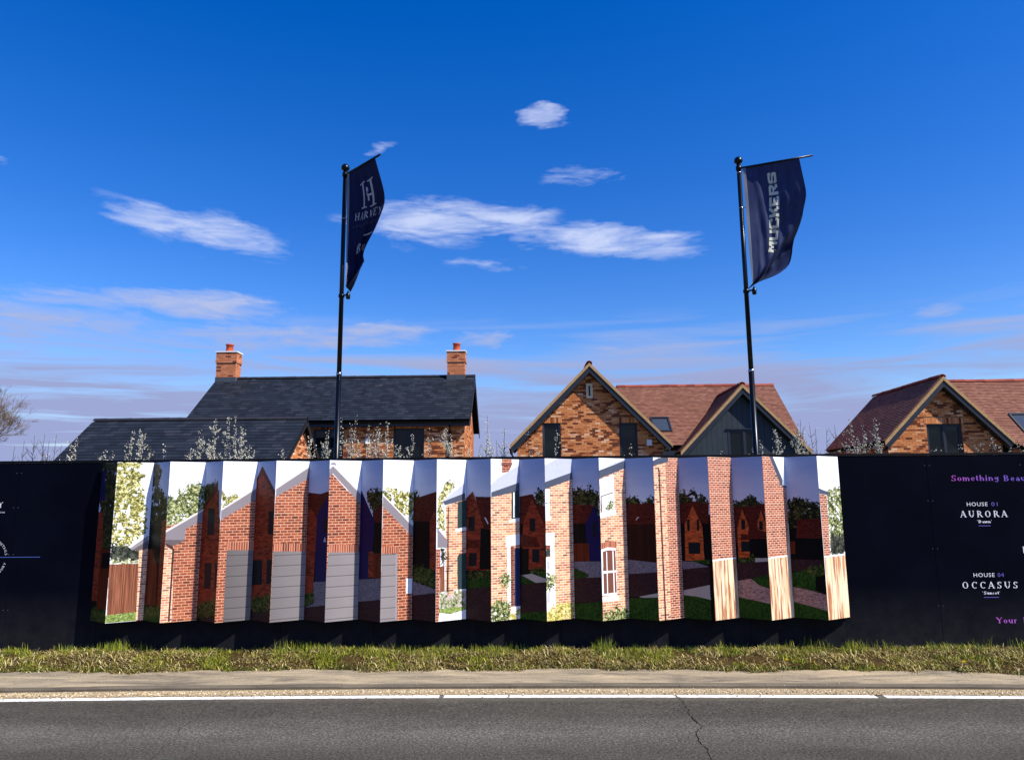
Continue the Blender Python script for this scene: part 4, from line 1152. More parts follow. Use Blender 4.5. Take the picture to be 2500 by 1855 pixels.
chimney(h1, -14.02, -13.12, 22.7, 23.3, 7.40, 8.60)
chimney(h1, -3.55, -2.76, 22.7, 23.3, 7.40, 8.52)

# ------------------------------------------------------------------ low slate-roofed garage in front of it
ga = root('garage_building', (-11.5, 16, 0), 'low brick garage with dark slate roof at far left above the hoarding', 'garage')
GA0, GA1, GYR, GZR, GYE, GZE = -15.35, -7.74, 16.0, 4.78, 13.3, 2.77
gs = math.hypot(GYR-GYE, GZR-GZE); gdir = Vector((0, GYR-GYE, GZR-GZE))/gs
GX0, GX1, GYF, GYB = GA0+.22, GA1-.22, 13.55, 18.45
m = MB(); m.box(GX0, GX1-.26, GYF, GYF+.22, 0, GZE); m.build('wall', M_bricktex, ga)
m = MB(); m.box(GX0, GX1-.26, GYB-.22, GYB, 0, GZE); m.build('wall', M_bricktex, ga)
gg = lambda y: GZE-.1+(min(y, 2*GYR-y)-GYE)*(GZR-GZE)/(GYR-GYE)
m = MB(); m.prism([(GX1-.25, GYF, 0), (GX1-.25, GYB, 0), (GX1-.25, GYB, gg(GYB)), (GX1-.25, GYR, gg(GYR)), (GX1-.25, GYF, gg(GYF))], (.25,0,0)); gw = m.build('wall', M_mortar, ga)
lay_bricks(gw, (GX1, 0, 0), (0,1,0), (1,0,0), brick_items(GYF, GYB, 2.2, 4.8, lambda y, z: z < gg(y)-.06), limit=300)
rg = roof_slab(ga, [[(GA0,GYE,GZE),(GA1,GYE,GZE),(GA1,GYR,GZR),(GA0,GYR,GZR)], [(GA0,2*GYR-GYE,GZE),(GA1,2*GYR-GYE,GZE),(GA1,GYR,GZR-.002),(GA0,GYR,GZR-.002)]], .09, M_under)
roof_cover(rg, (GA0, GYE-.03, GZE), (1,0,0), gdir, GA1-GA0, gs, .19, .30, .010, .016, None, M_slate_s, 300)
ridge_tiles(rg, (GA0, GYR, GZR+.01), (GA1, GYR, GZR+.01), .10, .45, M_ridge_slate)
for sgn in (1, -1):
    ye = GYE if sgn > 0 else 2*GYR-GYE
    m = MB(); m.prism([(GA1-.032, ye, GZE-.02), (GA1-.032, GYR-.001*sgn, GZR-.03), (GA1-.032, GYR-.001*sgn, GZR-.22), (GA1-.032, ye, GZE-.21)], (.03,0,0)); m.build('bargeboard', M_anth, ga)

# ------------------------------------------------------------------ middle house: brick gable, boarded gable, tiled roof
h2 = root('brick_house', (5.5, 22, 0), 'house with a brick gable and a dark boarded gable under one reddish tiled roof', 'house', 'brick houses behind the hoarding')
class Gable:
    def __init__(s, cx, hw, za, ze): s.cx, s.hw, s.za, s.ze = cx, hw, za, ze; s.k = (za-ze)/hw
    def __call__(s, x): return s.za - abs(x-s.cx)*s.k
def gable_roof(parent, G, y0, y1, cover=('L', 'R'), y1cut=None, tile=True, side_inside=None, gauge=.1):
    cx, hw, za, ze = G.cx, G.hw, G.za, G.ze; L = math.hypot(hw, za-ze)
    r_ = roof_slab(parent, [[(cx-hw,y0,ze),(cx,y0,za),(cx,y1,za),(cx-hw,y1,ze)], [(cx+hw,y0,ze),(cx,y0,za-.002),(cx,y1,za-.002),(cx+hw,y1,ze)]], .13, M_under)
    for sd in cover:
        sg = -1 if sd == 'L' else 1
        roof_cover(r_, (cx+sg*hw, y0, ze), (0,1,0), Vector((-sg*hw, 0, za-ze))/L, y1-y0, L, gauge, .165, .022, .026, side_inside, M_tile, 0, 1.6, 'tile', 'roof_tiles', .002)
    ridge_tiles(r_, (cx, y0-.02, za+.02), (cx, y1, za+.02), .11, .40, M_ridge_clay)
    return r_
def gable_trim(parent, G, y, depth=.24, over=.10):
    cx, hw, za, ze = G.cx, G.hw, G.za, G.ze
    for sg in (-1, 1):
        a, b = Vector((cx+sg*hw, y, ze-.135)), Vector((cx+sg*.002, y, za-.137))
        m = MB(); dn = Vector((0,0,-depth)); m.prism([a, b, b+dn, a+dn+Vector((-sg*.12,0,.10))], (0,.03,0)); m.build('bargeboard', M_anth, parent)
        # pale mortar bed along the verge, above the board
        a2, b2 = Vector((cx+sg*(hw+.02), y-.03, ze-.15)), Vector((cx+sg*.002, y-.03, za-.13))
        m = MB(); u_ = Vector((0,0,.145)); m.prism([a2, b2, b2+u_, a2+u_], (0,.045,0)); m.build('verge', M_verge, parent)
        # boxed soffit under the overhang
        m = MB(); c0 = Vector((cx+sg*hw, y+.031, ze-.36)); c1 = Vector((cx+sg*.002, y+.031, za-.36)); m.prism([c0, c1, c1+Vector((0,0,.02)), c0+Vector((0,0,.02))], (0,over,0)); m.build('soffit', M_anth, parent)
GV = 19.72; G1 = Gable(2.56, 3.22, 7.36, 4.08)
gw1 = [(0.63, 1.37, 2.9, 4.97), (3.73, 4.46, 2.9, 4.95), (2.44, 2.70, 5.97, 6.57)]
top1 = Gable(2.56, 3.22, 7.36-.38, 4.08-.38)
w2 = wall_with_holes(h2, 2.56-2.95, 2.56+2.95, 20.03, .25, 0, 9, gw1, M_mortar, top=top1)
ar1 = [(a-.06, b+.06, zt, zt+.215) for (a, b, _, zt) in gw1[:2]]
its = brick_items(2.56-2.95, 2.56+2.95, 2.95, 7.0, lambda x, z: z < top1(x)-.02, gw1+ar1)
for a in ar1: its += soldier_items(a[0], a[1], a[2])
lay_bricks(w2, (0, 20.03, 0), (1,0,0), (0,-1,0), its)
for a in gw1[:2]: window(h2, a[0], a[1], a[2], a[3], 20.06, 1, None)
window(h2, *gw1[2], 20.0, 1, None, fw=.05, fmat=M_cream)
r2 = gable_roof(h2, G1, GV, 24.0, ())
gable_trim(h2, G1, GV-.032, .25, .30)
m = MB(); m.box(4.82, 5.02, 19.95, 20.02, 4.06, 4.26); m.prism([(4.82,19.95,4.06),(5.02,19.95,4.06),(5.02,19.93,4.02),(4.82,19.93,4.02)], (0,.05,0)); m.build('alarm_box', M_white, h2)
# side walls and rear
m = MB(); m.box(2.56-2.95, 2.56-2.70, 20.285, 24, 0, 4.0); m.build('wall', M_bricktex, h2)
for xx in (-0.02, 5.2):
    m = MB(); m.box(2.56-2.6, 2.56+2.6, 20.9, 20.95, 0, 4.2); 
m.build('inner_wall', M_under, h2)
# boarded gable
G2 = Gable(8.46, 2.5, 6.30, 3.70); GV2 = 18.95
gw2 = [(7.85, 9.11, 2.6, 4.55)]
top2 = Gable(8.46, 2.5, 6.30-.40, 3.70-.40)
w3 = wall_with_holes(h2, 8.46-2.25, 8.46+2.25, 19.22, .2, 0, 9, gw2, M_under, top=top2)
x = 8.46-2.25; bw = .205; k = 0
while x < 8.46+2.25-.01:
    a, b = x+.004, min(x+bw, 8.46+2.25)-.004; m = MB()
    pieces = [(0.3, None)]
    hole = next((h for h in gw2 if a < h[1] and b > h[0]), None)
    def strip(a, b, z0):
        lp = [(a, 19.219, z0), (b, 19.219, z0), (b, 19.219, top2(b))]
        if a < 8.46 < b: lp.append((8.46, 19.219, top2(8.46)))
        lp.append((a, 19.219, top2(a))); m.prism(lp, (0, -.019, 0))
    if hole:
        if a < hole[0]: strip(a, hole[0], .3)
        if b > hole[1]: strip(hole[1], b, .3)
        strip(max(a, hole[0]), min(b, hole[1]), hole[3]+.005)
    else: strip(a, b, .3)
    # narrow cover bead along the joint
    if not hole: m.box(b+.0005, b+.0075, 19.206, 19.2185, .3, min(top2(b), top2(b+.008))-.01)
    m.build('cladding_board', M_clad, w3); x += bw
window(h2, *gw2[0], 19.17, 2, None, fw=.06)
m = MB(); m.box(7.80, 9.16, 19.15, 19.199, 4.556, 4.60); m.build('window_head', M_anth, h2)
r3 = gable_roof(h2, G2, GV2, 22.6, ('L', 'R'))
gable_trim(h2, G2, GV2-.032, .22, .25)
m = MB(); m.box(8.46-2.25, 8.46-2.05, 19.43, 22.6, 0, 3.6); m.build('wall', M_bricktex, h2)
m = MB(); m.box(8.46+2.05, 8.46+2.25, 19.43, 26, 0, 3.6); m.build('wall', M_bricktex, h2)
m = MB(); m.box(8.46-2.0, 8.46+2.0, 20.2, 20.25, 0, 4.0); m.build('inner_wall', M_under, h2)
# main roof
MYR, MZR, MK = 23.1, 6.86, .86; MYE, MZE = 19.75, 6.86-.86*3.35
ml = math.hypot(MYR-MYE, MZR-MZE); mdir = Vector((0, MYR-MYE, MZR-MZE))/ml
MX0, MX1 = 2.6, 11.06
ym = lambda z: MYE+(z-MZE)*(MYR-MYE)/(MZR-MZE)
xr1 = lambda z: G1.cx+(G1.za-z)/G1.k
xr2 = lambda z, sg: G2.cx+sg*(G2.za-z)/G2.k
zl = MZE+.02
r4 = roof_slab(h2, [[(xr1(zl),ym(zl),zl),(xr2(zl,-1),ym(zl),zl),(G2.cx,ym(G2.za),G2.za),(xr2(zl,1),ym(zl),zl),(MX1,ym(zl),zl),(MX1,MYR,MZR),(xr1(MZR),MYR,MZR)], [(MX0,2*MYR-MYE,MZE),(MX1,2*MYR-MYE,MZE),(MX1,MYR,MZR-.002),(MX0,MYR,MZR-.002)]], .12, M_under)
def main_in(cx, cs):
    x_, z_ = MX0+cx, MZE+mdir.z*cs; return z_ > G1(x_)-.05 and z_ > G2(x_)-.05
roof_cover(r4, (MX0, MYE-.03, MZE), (1,0,0), mdir, MX1-MX0, ml, .1, .165, .022, .026, main_in, M_tile, 0, 1.6, 'tile', 'roof_tiles', .002)
ridge_tiles(r4, (4.05, MYR, MZR+.02), (MX1, MYR, MZR+.02), .11, .40, M_ridge_clay)
m = MB(); m.prism([(MX1-.03, MYE, MZE-.02), (MX1-.03, MYR, MZR-.03), (MX1-.03, MYR, MZR-.25), (MX1-.03, MYE, MZE-.24)], (.028,0,0)); m.build('bargeboard', M_anth, h2)
m = MB(); m.prism([(MX1-.25, 19.9, 0), (MX1-.25, 26.2, 0), (MX1-.25, 26.2, MZE), (MX1-.25, MYR, MZR-.2), (MX1-.25, 19.9, MZE)], (.2,0,0)); m.build('wall', M_bricktex, h2)
cs_ = 1.38; skylight(r4, Vector((5.56, MYE, MZE)) + mdir*cs_*1.0, (1,0,0), mdir, .78, 1.0)
m = MB(); m.box(5.4, 6.3, 19.72, 19.78, 3.6, 3.78); m.build('fascia', M_anth, h2)
gutter(h2, (-.69, GV+.05, 3.98), (-.69, 23.9, 3.98)); gutter(h2, (5.85, GV+.05, 3.98), (5.85, 21.5, 3.98)); gutter(h2, (5.94, GV2+.05, 3.62), (5.94, 21.5, 3.62))
m = MB(); m.tube([(-.69, GV+.2, 3.93), (-.66, GV+.2, 3.75), (-.47, 19.95, 3.5), (-.47, 19.95, .1)], .034, 10); m.build('downpipe', M_black, h2, True)

# ------------------------------------------------------------------ right-hand house
h3 = root('brick_house', (17.5, 19.5, 0), 'brick house with dark window under a tiled gable at the right edge', 'house', 'brick houses behind the hoarding')
G3 = Gable(15.10, 2.27, 6.19, 3.88); GV3 = 16.93
gw3 = [(14.50, 15.76, 2.6, 4.51)]
top3 = Gable(15.10, 2.27, 6.19-.36, 3.88-.36)
w5 = wall_with_holes(h3, 15.1-2.05, 15.1+2.05, 17.22, .25, 0, 9, gw3, M_mortar, top=top3)
ar3 = [(14.42, 15.84, 4.515, 4.73)]
its = brick_items(15.1-2.05, 15.1+2.05, 2.9, 6.0, lambda x, z: z < top3(x)-.02, gw3+ar3)
its += soldier_items(*ar3[0][:3])
lay_bricks(w5, (0, 17.22, 0), (1,0,0), (0,-1,0), its)
window(h3, *gw3[0], 17.25, 2, None, fw=.06)
r5 = gable_roof(h3, G3, GV3, 22.2, ('L', 'R'))
gable_trim(h3, G3, GV3-.032, .22, .27)
m = MB(); m.box(15.1-2.05, 15.1-1.8, 17.475, 22.0, 0, 3.75); m.build('wall', M_bricktex, h3)
m = MB(); m.box(13.31, 16.9, 18.2, 18.25, 0, 4.1); m.build('inner_wall', M_under, h3)
m = MB(); m.prism([(13.05, 21.99, 0), (17.15, 21.99, 0), (17.15, 21.99, 3.6), (15.1, 21.99, 5.8), (13.05, 21.99, 3.6)], (0,-.2,0)); m.build('wall', M_bricktex, h3)
TYR, TZR = 19.75, 6.42; TYE = 16.75; TZE = TZR-.97*3.0; tl = math.hypot(TYR-TYE, TZR-TZE); tdir = Vector((0, TYR-TYE, TZR-TZE))/tl
TX0, TX1 = 16.7, 23.0
yt = lambda z: TYE+(z-TZE)*(TYR-TYE)/(TZR-TZE)
z17 = G3(TX0)
r6 = roof_slab(h3, [[(G3.cx+(G3.za-TZE)/G3.k,TYE,TZE),(TX1,TYE,TZE),(TX1,TYR,TZR),(TX0,TYR,TZR),(TX0,yt(z17),z17)], [(TX0,2*TYR-TYE,TZE),(TX1,2*TYR-TYE,TZE),(TX1,TYR,TZR-.002),(TX0,TYR,TZR-.002)]], .12, M_under)
roof_cover(r6, (TX0, TYE-.03, TZE), (1,0,0), tdir, TX1-TX0, tl, .1, .165, .022, .026, lambda cx, cs: TZE+tdir.z*cs > G3(TX0+cx)-.05, M_tile, 0, 1.6, 'tile', 'roof_tiles', .002)
ridge_tiles(r6, (TX0+.05, TYR, TZR+.02), (TX1, TYR, TZR+.02), .11, .40, M_ridge_clay)
m = MB(); m.prism([(TX0+.06, TYE+.3, TZE), (TX0+.06, 2*TYR-TYE-.3, TZE), (TX0+.06, TYR, TZR-.2)], (.2,0,0)); m.build('wall', M_bricktex, h3)
m = MB(); m.box(17.4, TX1-.2, 17.05, 17.3, 0, TZE+.1); m.build('wall', M_bricktex, h3)
m = MB(); m.box(TX1-.45, TX1-.2, 17.3, 22.2, 0, TZE+.1); m.build('wall', M_bricktex, h3)
skylight(r6, Vector((18.45, TYE, TZE)) + tdir*1.42, (1,0,0), tdir, .78, 1.15)
gutter(h3, (12.80, GV3+.05, 3.76), (12.80, 22.15, 3.76))

# ------------------------------------------------------------------ ground, road, kerb, path
def edge(x): return -1.435 - .0038*x*x if abs(x) < 14 else -1.435-.0038*196-.106*(abs(x)-14)
M_ground = plain('field_soil', srgb(96,92,58), 0.95, 0.1, 0.3, 1.5)
def road_mat():
    t = NT('asphalt', 0.9, 0.12); g = t.geo(); s = t.node('ShaderNodeSeparateXYZ'); t.l.new(g, s.inputs[0])
    n1 = t.noise(g, 44, 4, 0.8); n2 = t.noise(g, 170, 2, 0.6); n3 = t.noise(g, 1.1, 4, 0.6, 0.5, (0.25, 1, 1)); n4 = t.noise(g, 2.2, 5, 0.65, 0.8, (0.5, 1, 1))
    yw = t.math('ADD', s.outputs[1], t.math('MULTIPLY', t.math('SUBTRACT', n3, .5), .35))
    band = t.math('SUBTRACT', 1.0, t.math('MULTIPLY', t.math('ABSOLUTE', t.math('ADD', yw, 2.75)), 1.9), clamp=True)
    c = t.ramp(n1, [(0.34, (0.030,0.0272,0.0225)), (0.5, (0.066,0.0595,0.0475)), (0.66, (0.138,0.124,0.098))])
    c2 = t.ramp(n1, [(0.34, (0.042,0.039,0.033)), (0.5, (0.112,0.102,0.084)), (0.64, (0.26,0.238,0.195))])
    c = t.mix(t.math('MULTIPLY', band, t.math('ADD', .55, t.math('MULTIPLY', n3, .6))), c, c2)
    ed = t.math('MULTIPLY', t.math('ADD', s.outputs[1], 1.75), 3.6, clamp=True)
    c = t.mix(t.math('MULTIPLY', ed, .6), c, (0.20, 0.175, 0.13))
    c = t.mix(.6, c, t.ramp(n4, [(0.3, (0.36,0.36,0.36)), (0.68, (0.60,0.60,0.60))]), 'OVERLAY')
    spk = t.ramp(n2, [(0.70, (0,0,0)), (0.78, (1,1,1))])
    t.col(t.mix(t.math('MULTIPLY', spk, .35), c, (0.3, 0.28, 0.25)))
    t.bump(t.math('ADD', n1, t.math('MULTIPLY', n2, .5)), .9, .006)
    return t.m
M_road = road_mat()
def path_mat():
    t = NT('dusty_path', 0.95, 0.15); g = t.geo(); s = t.node('ShaderNodeSeparateXYZ'); t.l.new(g, s.inputs[0])
    n1 = t.noise(g, 120, 3, 0.7); n2 = t.noise(g, 3.0, 5, 0.65, 0.8, (0.35, 1.6, 1)); n3 = t.noise(g, 11, 4, 0.6, 0.5, (0.25, 1, 1))
    c = t.ramp(n2, [(0.3, srgb(110,101,88)), (0.48, srgb(150,137,114)), (0.72, srgb(186,167,135))])
    c = t.mix(.55, c, t.ramp(n1, [(0.3, (0.3,0.3,0.3)), (0.7, (0.7,0.7,0.7))]), 'OVERLAY')
    c = t.mix(t.ramp(n3, [(0.58, (0,0,0)), (0.68, (.6,.6,.6))]), c, srgb(98,90,78))
    t.col(c); t.bump(n1, .6, .004); return t.m
M_path = path_mat()
def kerb_mat():
    t = NT('kerb_concrete', 0.9, 0.2); g = t.geo()
    n1 = t.noise(g, 60, 4, 0.7); n2 = t.noise(g, 4, 4, 0.6, 0, (0.4, 2, 2))
    c = t.ramp(n2, [(0.3, srgb(84,77,66)), (0.7, srgb(124,113,95))])
    t.col(t.mix(.5, c, t.ramp(n1, [(0.3, (0.34,0.34,0.34)), (0.7, (0.64,0.64,0.64))]), 'OVERLAY')); t.bump(n1, .5, .004); return t.m
M_kerb = kerb_mat()
M_gravelbed = plain('gutter_silt', srgb(160,142,112), 0.95, 0.1, 0.25, 60)
M_soil = plain('verge_soil', srgb(70,56,32), 0.98, 0.05, 0.35, 18)
def strip_mesh(name, xs, rows, mat):
    """rows: functions x -> (y, z), a strip surface"""
    V = []; F = []; n = len(xs)
    for r_ in rows:
        for x in xs: y, z = r_(x); V.append((x, y, z))
    for i in range(len(rows)-1):
        for k in range(n-1): F.append((i*n+k, i*n+k+1, (i+1)*n+k+1, (i+1)*n+k))
    return link(name, np_mesh(name, V, F, mat, smooth=True))
def structure(o): o['kind'] = 'structure'; return o
RZ = -0.130
gx = [-2500,-400,-60,-20,0,20,60,400,2500]
prof = [(-2500,-.25),(-400,-.22),(-60,-.2),(-9,-.2),(-1.2,-.2),(-.6,-.12),(.3,-.006),(60,-.006),(400,-.006),(2500,-.006)]
structure(strip_mesh('ground', gx, [(lambda x, p=p: p) for p in prof], M_ground))
xs = list(np.linspace(-34, 34, 137))
structure(strip_mesh('road', xs, [(lambda x: (-8.4, RZ-.02)), (lambda x: (-5.2, RZ+.02)), (lambda x: (edge(x)-.9, RZ+.012)), (lambda x: (edge(x)+.195, RZ))], M_road))
structure(strip_mesh('far_verge', xs, [(lambda x: (-30, -.06)), (lambda x: (-8.7, -.06)), (lambda x: (-8.38, -.17))], M_soil))
# gutter silt between line and kerb
wob = [rng.uniform(-.02, .02) for _ in xs]
structure(strip_mesh('gutter_strip', xs, [(lambda x: (edge(x)-.008+.012*math.sin(x*7.3)+.008*math.sin(x*17), RZ+.0085)), (lambda x: (edge(x)+.09, RZ+.014)), (lambda x: (edge(x)+.195, RZ+.020))], M_gravelbed))
# kerb stones
kerb = bpy.data.objects.new('kerb', None); COL.objects.link(kerb); kerb['kind'] = 'structure'
KL = 0.915; kx = -17.6; cols = 0
while kx < 17:
    a, b = kx+.0014, kx+KL-.0014; m = MB(); dz = rng.uniform(-.004, .004)
    ya, yb = edge(a)+.19, edge(b)+.19
    pr = [(0, -.26), (0, RZ+.042+dz), (.020, RZ+.056+dz), (.07, RZ+.057+dz), (.07, -.26)]
    la = [(a, ya+p[0], p[1]) for p in pr]; lb_ = [(b, yb+p[0], p[1]) for p in pr]; k = len(pr)
    m.v = la+lb_; m.f = [tuple(range(k-1, -1, -1)), tuple(range(k, 2*k))]+[(i, (i+1) % k, k+(i+1) % k, k+i) for i in range(k)]; m.m = [0]*len(m.f)
    m.build('kerb_stone', M_kerb, kerb); kx += KL
PZ = RZ+.05
def vfront(x): return -.56 - (.0085 if x > 0 else .0015)*x*x + .05*math.sin(x*1.7+.4) + .045*math.sin(x*4.3) + .03*math.sin(x*11.1) + .02*math.sin(x*23.7+1)
structure(strip_mesh('footpath', xs, [(lambda x: (edge(x)+.262, PZ+.005)), (lambda x: (edge(x)+.5, PZ+.010)), (lambda x: (vfront(x)-.05, PZ+.018)), (lambda x: (vfront(x)+.12, PZ+.008))], M_path))
xs2 = list(np.linspace(-20, 20, 401))
def vz(x, t_):
    return PZ+.022 + t_*.10 + .035*math.sin(math.pi*t_)*(1+.5*math.sin(x*2.3+1)) + .012*math.sin(x*9+t_*5)
rowsv = []
for k in range(8):
    t_ = k/7
    rowsv.append(lambda x, t_=t_: (vfront(x)*(1-t_)+.038*t_, vz(x, t_) if t_ > 0 else PZ+.012))
structure(strip_mesh('verge', xs2, rowsv, M_soil))
# painted edge line, worn at the ends and broken in three places
def line_mat():
    t = NT('white_line_paint', 0.7, 0.3); g = t.geo(); n = t.noise(g, 70, 4, 0.75); n2 = t.noise(g, 6, 4, 0.6)
    f = t.math('ADD', n, t.math('MULTIPLY', n2, .3))
    t.col(t.ramp(f, [(0.40, srgb(150,142,126)), (0.50, srgb(228,224,216)), (0.8, srgb(250,248,242))])); t.bump(n, .4, .003); return t.m
M_line = line_mat()
for k, (a, b) in enumerate(((-17, -0.95), (-0.90, 1.515), (1.535, 3.57), (3.66, 17.0))):
    n = max(6, int((b-a)/.03)); V = []; F = []
    for j in range(n+1):
        x = a+(b-a)*j/n; e1 = rng.uniform(-.005, .005); e2 = rng.uniform(-.006, .006)
        V += [(x+rng.uniform(-.004, .004), edge(x)-.118+e1, RZ+.0055), (x, edge(x)-.003+e2, RZ+.0045)]
        if j < n: F.append((2*j, 2*j+2, 2*j+3, 2*j+1))
    o = link('road_line', np_mesh('road_line', V, F, M_line)); structure(o)
# cracks in the asphalt
M_crack = plain('crack_dark', srgb(22,21,20), 0.95, 0.1)
def crack(pts, w):
    V = []; F = []; P_ = []
    for (a, b) in zip(pts[:-1], pts[1:]):
        for j in range(7):
            t_ = j/7; P_.append((a[0]+(b[0]-a[0])*t_+rng.uniform(-.008, .008), a[1]+(b[1]-a[1])*t_))
    for (x, y) in P_:
        ww = w*rng.uniform(.35, 1.2); V += [(x-ww, y, RZ+.0168), (x+ww, y+rng.uniform(-.01, .01), RZ+.0168)]
    for j in range(len(P_)-1): F.append((2*j, 2*j+1, 2*j+3, 2*j+2))
    return structure(link('road_crack', np_mesh('road_crack', V, F, M_crack)))
crack([(1.54,-1.56),(1.56,-1.75),(1.53,-1.79),(1.55,-2.04),(1.51,-2.14),(1.52,-2.44),(1.55,-2.57),(1.46,-2.73),(1.42,-2.98),(1.44,-3.21),(1.40,-3.6),(1.44,-4.2),(1.36,-5.0)], .004)
crack([(-3.26,-1.62),(-3.24,-1.9),(-3.21,-2.05),(-3.15,-2.3),(-3.17,-2.6),(-3.08,-2.9),(-3.05,-3.15),(-3.0,-3.7)], .0018)
# loose gravel along the gutter
def stones(name, n, xf, yf, zf, smin, smax, mat):
    base = np.array([(1,0,0),(-1,0,0),(0,1,0),(0,-1,0),(0,0,1),(0,0,-1)], float)
    fc = np.array([(0,2,4),(2,1,4),(1,3,4),(3,0,4),(2,0,5),(1,2,5),(3,1,5),(0,3,5)])
    x = xf(n); y = yf(x, n); z = zf(x, y); s = nrg.uniform(smin, smax, n)
    a = nrg.uniform(0, 6.28, n); ca, sa = np.cos(a), np.sin(a)
    V = base[None]*(s[:, None, None]*nrg.uniform(.6, 1.3, (n, 6, 1))); V[..., 2] *= .7
    Vx = V[..., 0]*ca[:, None]-V[..., 1]*sa[:, None]; Vy = V[..., 0]*sa[:, None]+V[..., 1]*ca[:, None]
    V = np.stack([Vx+x[:, None], Vy+y[:, None], V[..., 2]+z[:, None]], -1).reshape(-1, 3)
    F = (fc[None]+(np.arange(n)*6)[:, None, None]).reshape(-1, 3)
    o = link(name, np_mesh(name, V, F, mat, {'rnd': ('FACE', 'FLOAT', np.repeat(nrg.random(n), 8))})); o['kind'] = 'stuff'; return o
t = NT('gravel', 0.9, 0.2); t.col(t.ramp(t.attr('rnd'), [(0, srgb(96,82,62)), (.4, srgb(168,146,108)), (.8, srgb(206,186,146)), (1, srgb(232,222,200))])); M_grav = t.m
vedge = np.vectorize(edge)
tag(stones('gravel', 14000, lambda n: nrg.uniform(-9, 9, n), lambda x, n: vedge(x)+.19-np.abs(nrg.normal(0, .085, n)), lambda x, y: RZ+.014+0*x, .004, .014, M_grav), 'loose pale gravel lying in the gutter beside the white line', 'gravel')
tag(stones('grit', 2600, lambda n: nrg.uniform(-8, 8, n), lambda x, n: np.vectorize(vfront)(x)-np.abs(nrg.normal(0, .3, n)), lambda x, y: PZ+.016+0*x, .002, .006, M_grav), 'small grit scattered on the dusty footpath', 'grit')

# ------------------------------------------------------------------ grass on the verge
def grass(name, n, xf, tf, hmin, hmax, lean, cols, wmin=.002, wmax=.0045, seg=3, hfun=None, patch=(0, 0), pf=3.2, lmin=0.0):
    x = xf(n); tt = tf(x, n)
    nz = fbm(x*pf+50, tt*pf*.9+7, 3, 61+len(name))
    if patch[1]:
        k = nrg.random(n) < np.clip((nz-patch[0])/patch[1], 0.03, 1); x, tt, nz = x[k], tt[k], nz[k]; n = len(x)
    vf = np.vectorize(vfront)(x)
    mound = .05*(fbm(x*4+9, tt*3, 3, 77)-.45)*np.sin(np.pi*np.clip(tt, .0, 1))
    y = vf*(1-tt)+.03*tt; z = PZ+.022+tt*.10+.035*np.sin(np.pi*tt)*(1+.5*np.sin(x*2.3+1))-.008+np.maximum(mound, 0)
    h = nrg.uniform(hmin, hmax, n)
    if hfun is not None: h = h*hfun(x, tt)
    a = nrg.uniform(0, 6.283, n); le = lmin+np.abs(nrg.normal(0, lean, n)); w = nrg.uniform(wmin, wmax, n)
    wx, wy = -np.sin(a), np.cos(a); V = []
    for k in range(seg):
        f = k/seg; ang = le*(.25+f*1.1)
        px = x+np.cos(a)*h*f*np.sin(np.minimum(ang, 1.5)); py = y+np.sin(a)*h*f*np.sin(np.minimum(ang, 1.5)); pz = z+h*f*np.cos(np.minimum(ang, 1.5))
        ww = w*(1-f*.6); V.append(np.stack([px-wx*ww, py-wy*ww, pz], -1)); V.append(np.stack([px+wx*ww, py+wy*ww, pz], -1))
    ang = np.minimum(le*1.35, 1.55); V.append(np.stack([x+np.cos(a)*h*np.sin(ang), y+np.sin(a)*h*np.sin(ang), z+h*np.cos(ang)], -1))
    nv = 2*seg+1; V = np.stack(V, 1)
    V[..., 1] = np.minimum(V[..., 1], .036)
    tri = []
    for k in range(seg-1): tri += [(2*k, 2*k+1, 2*k+3), (2*k, 2*k+3, 2*k+2)]
    tri.append((2*seg-2, 2*seg-1, 2*seg)); tri = np.array(tri)
    F = (tri[None]+(np.arange(n)*nv)[:, None, None]).reshape(-1, 3)
    c = np.array(cols)[nrg.integers(0, len(cols), n)]*nrg.uniform(.7, 1.25, (n, 1))
    C_ = np.repeat(np.concatenate([c, np.ones((n, 1))], 1), nv, 0)
    o = link(name, np_mesh(name, V.reshape(-1, 3), F, M_grass, {'col': ('POINT', 'FLOAT_COLOR', C_)})); o['kind'] = 'stuff'; return o
t = NT('grass_blade', 0.6, 0.25); t.col(t.attr('col', 'Color')); M_grass = t.m
try: t.b.inputs['Subsurface Weight'].default_value = 0
except Exception: pass
def clump(x, f=1.0, ph=0):
    return .5+.5*np.sin(x*1.9*f+ph)*np.sin(x*.83*f+1.3+ph)+.25*np.sin(x*5.1*f+ph)
G_ = [srgb(144,148,40), srgb(122,134,36), srgb(162,160,50), srgb(86,110,30), srgb(178,170,60)]
S_ = [srgb(192,174,108), srgb(164,144,80), srgb(136,114,62), srgb(210,194,132), srgb(104,84,46), srgb(178,164,72)]
def xu(n): return nrg.uniform(-8.4, 8.4, n)
def xc(f, ph):
    def g(n):
        x = nrg.uniform(-8.4, 8.4, n*3); k = nrg.random(n*3) < np.clip(clump(x, f, ph), .05, 1); return np.concatenate([x[k], x[~k]])[:n]
    return g
DARK_ = [srgb(96,82,48), srgb(120,100,58), srgb(84,84,36), srgb(140,120,72)]
tag(grass('dry_grass', 50000, xu, lambda x, n: np.clip(nrg.beta(1.0, 1.1, n)*1.02-.07, -.10, .97), .04, .12, .45, S_+DARK_[:2]+[srgb(206,192,142), srgb(78,62,36)], .0022, .0058, patch=(.30, .35), lmin=.62), 'dry straw coloured grass matted along the roadside verge', 'grass')
tag(grass('green_grass', 90000, xu, lambda x, n: nrg.beta(1.1, 1.1, n), .03, .095, .8, G_+DARK_[2:3], .002, .005, hfun=lambda x, t_: (.35+2.0*np.clip(fbm(x*3.2+50, t_*2.9+7, 3, 72)-.38, 0, 1))*(.65+.5*t_), patch=(.44, .16)), 'short green grass growing in tufts on the verge', 'grass')
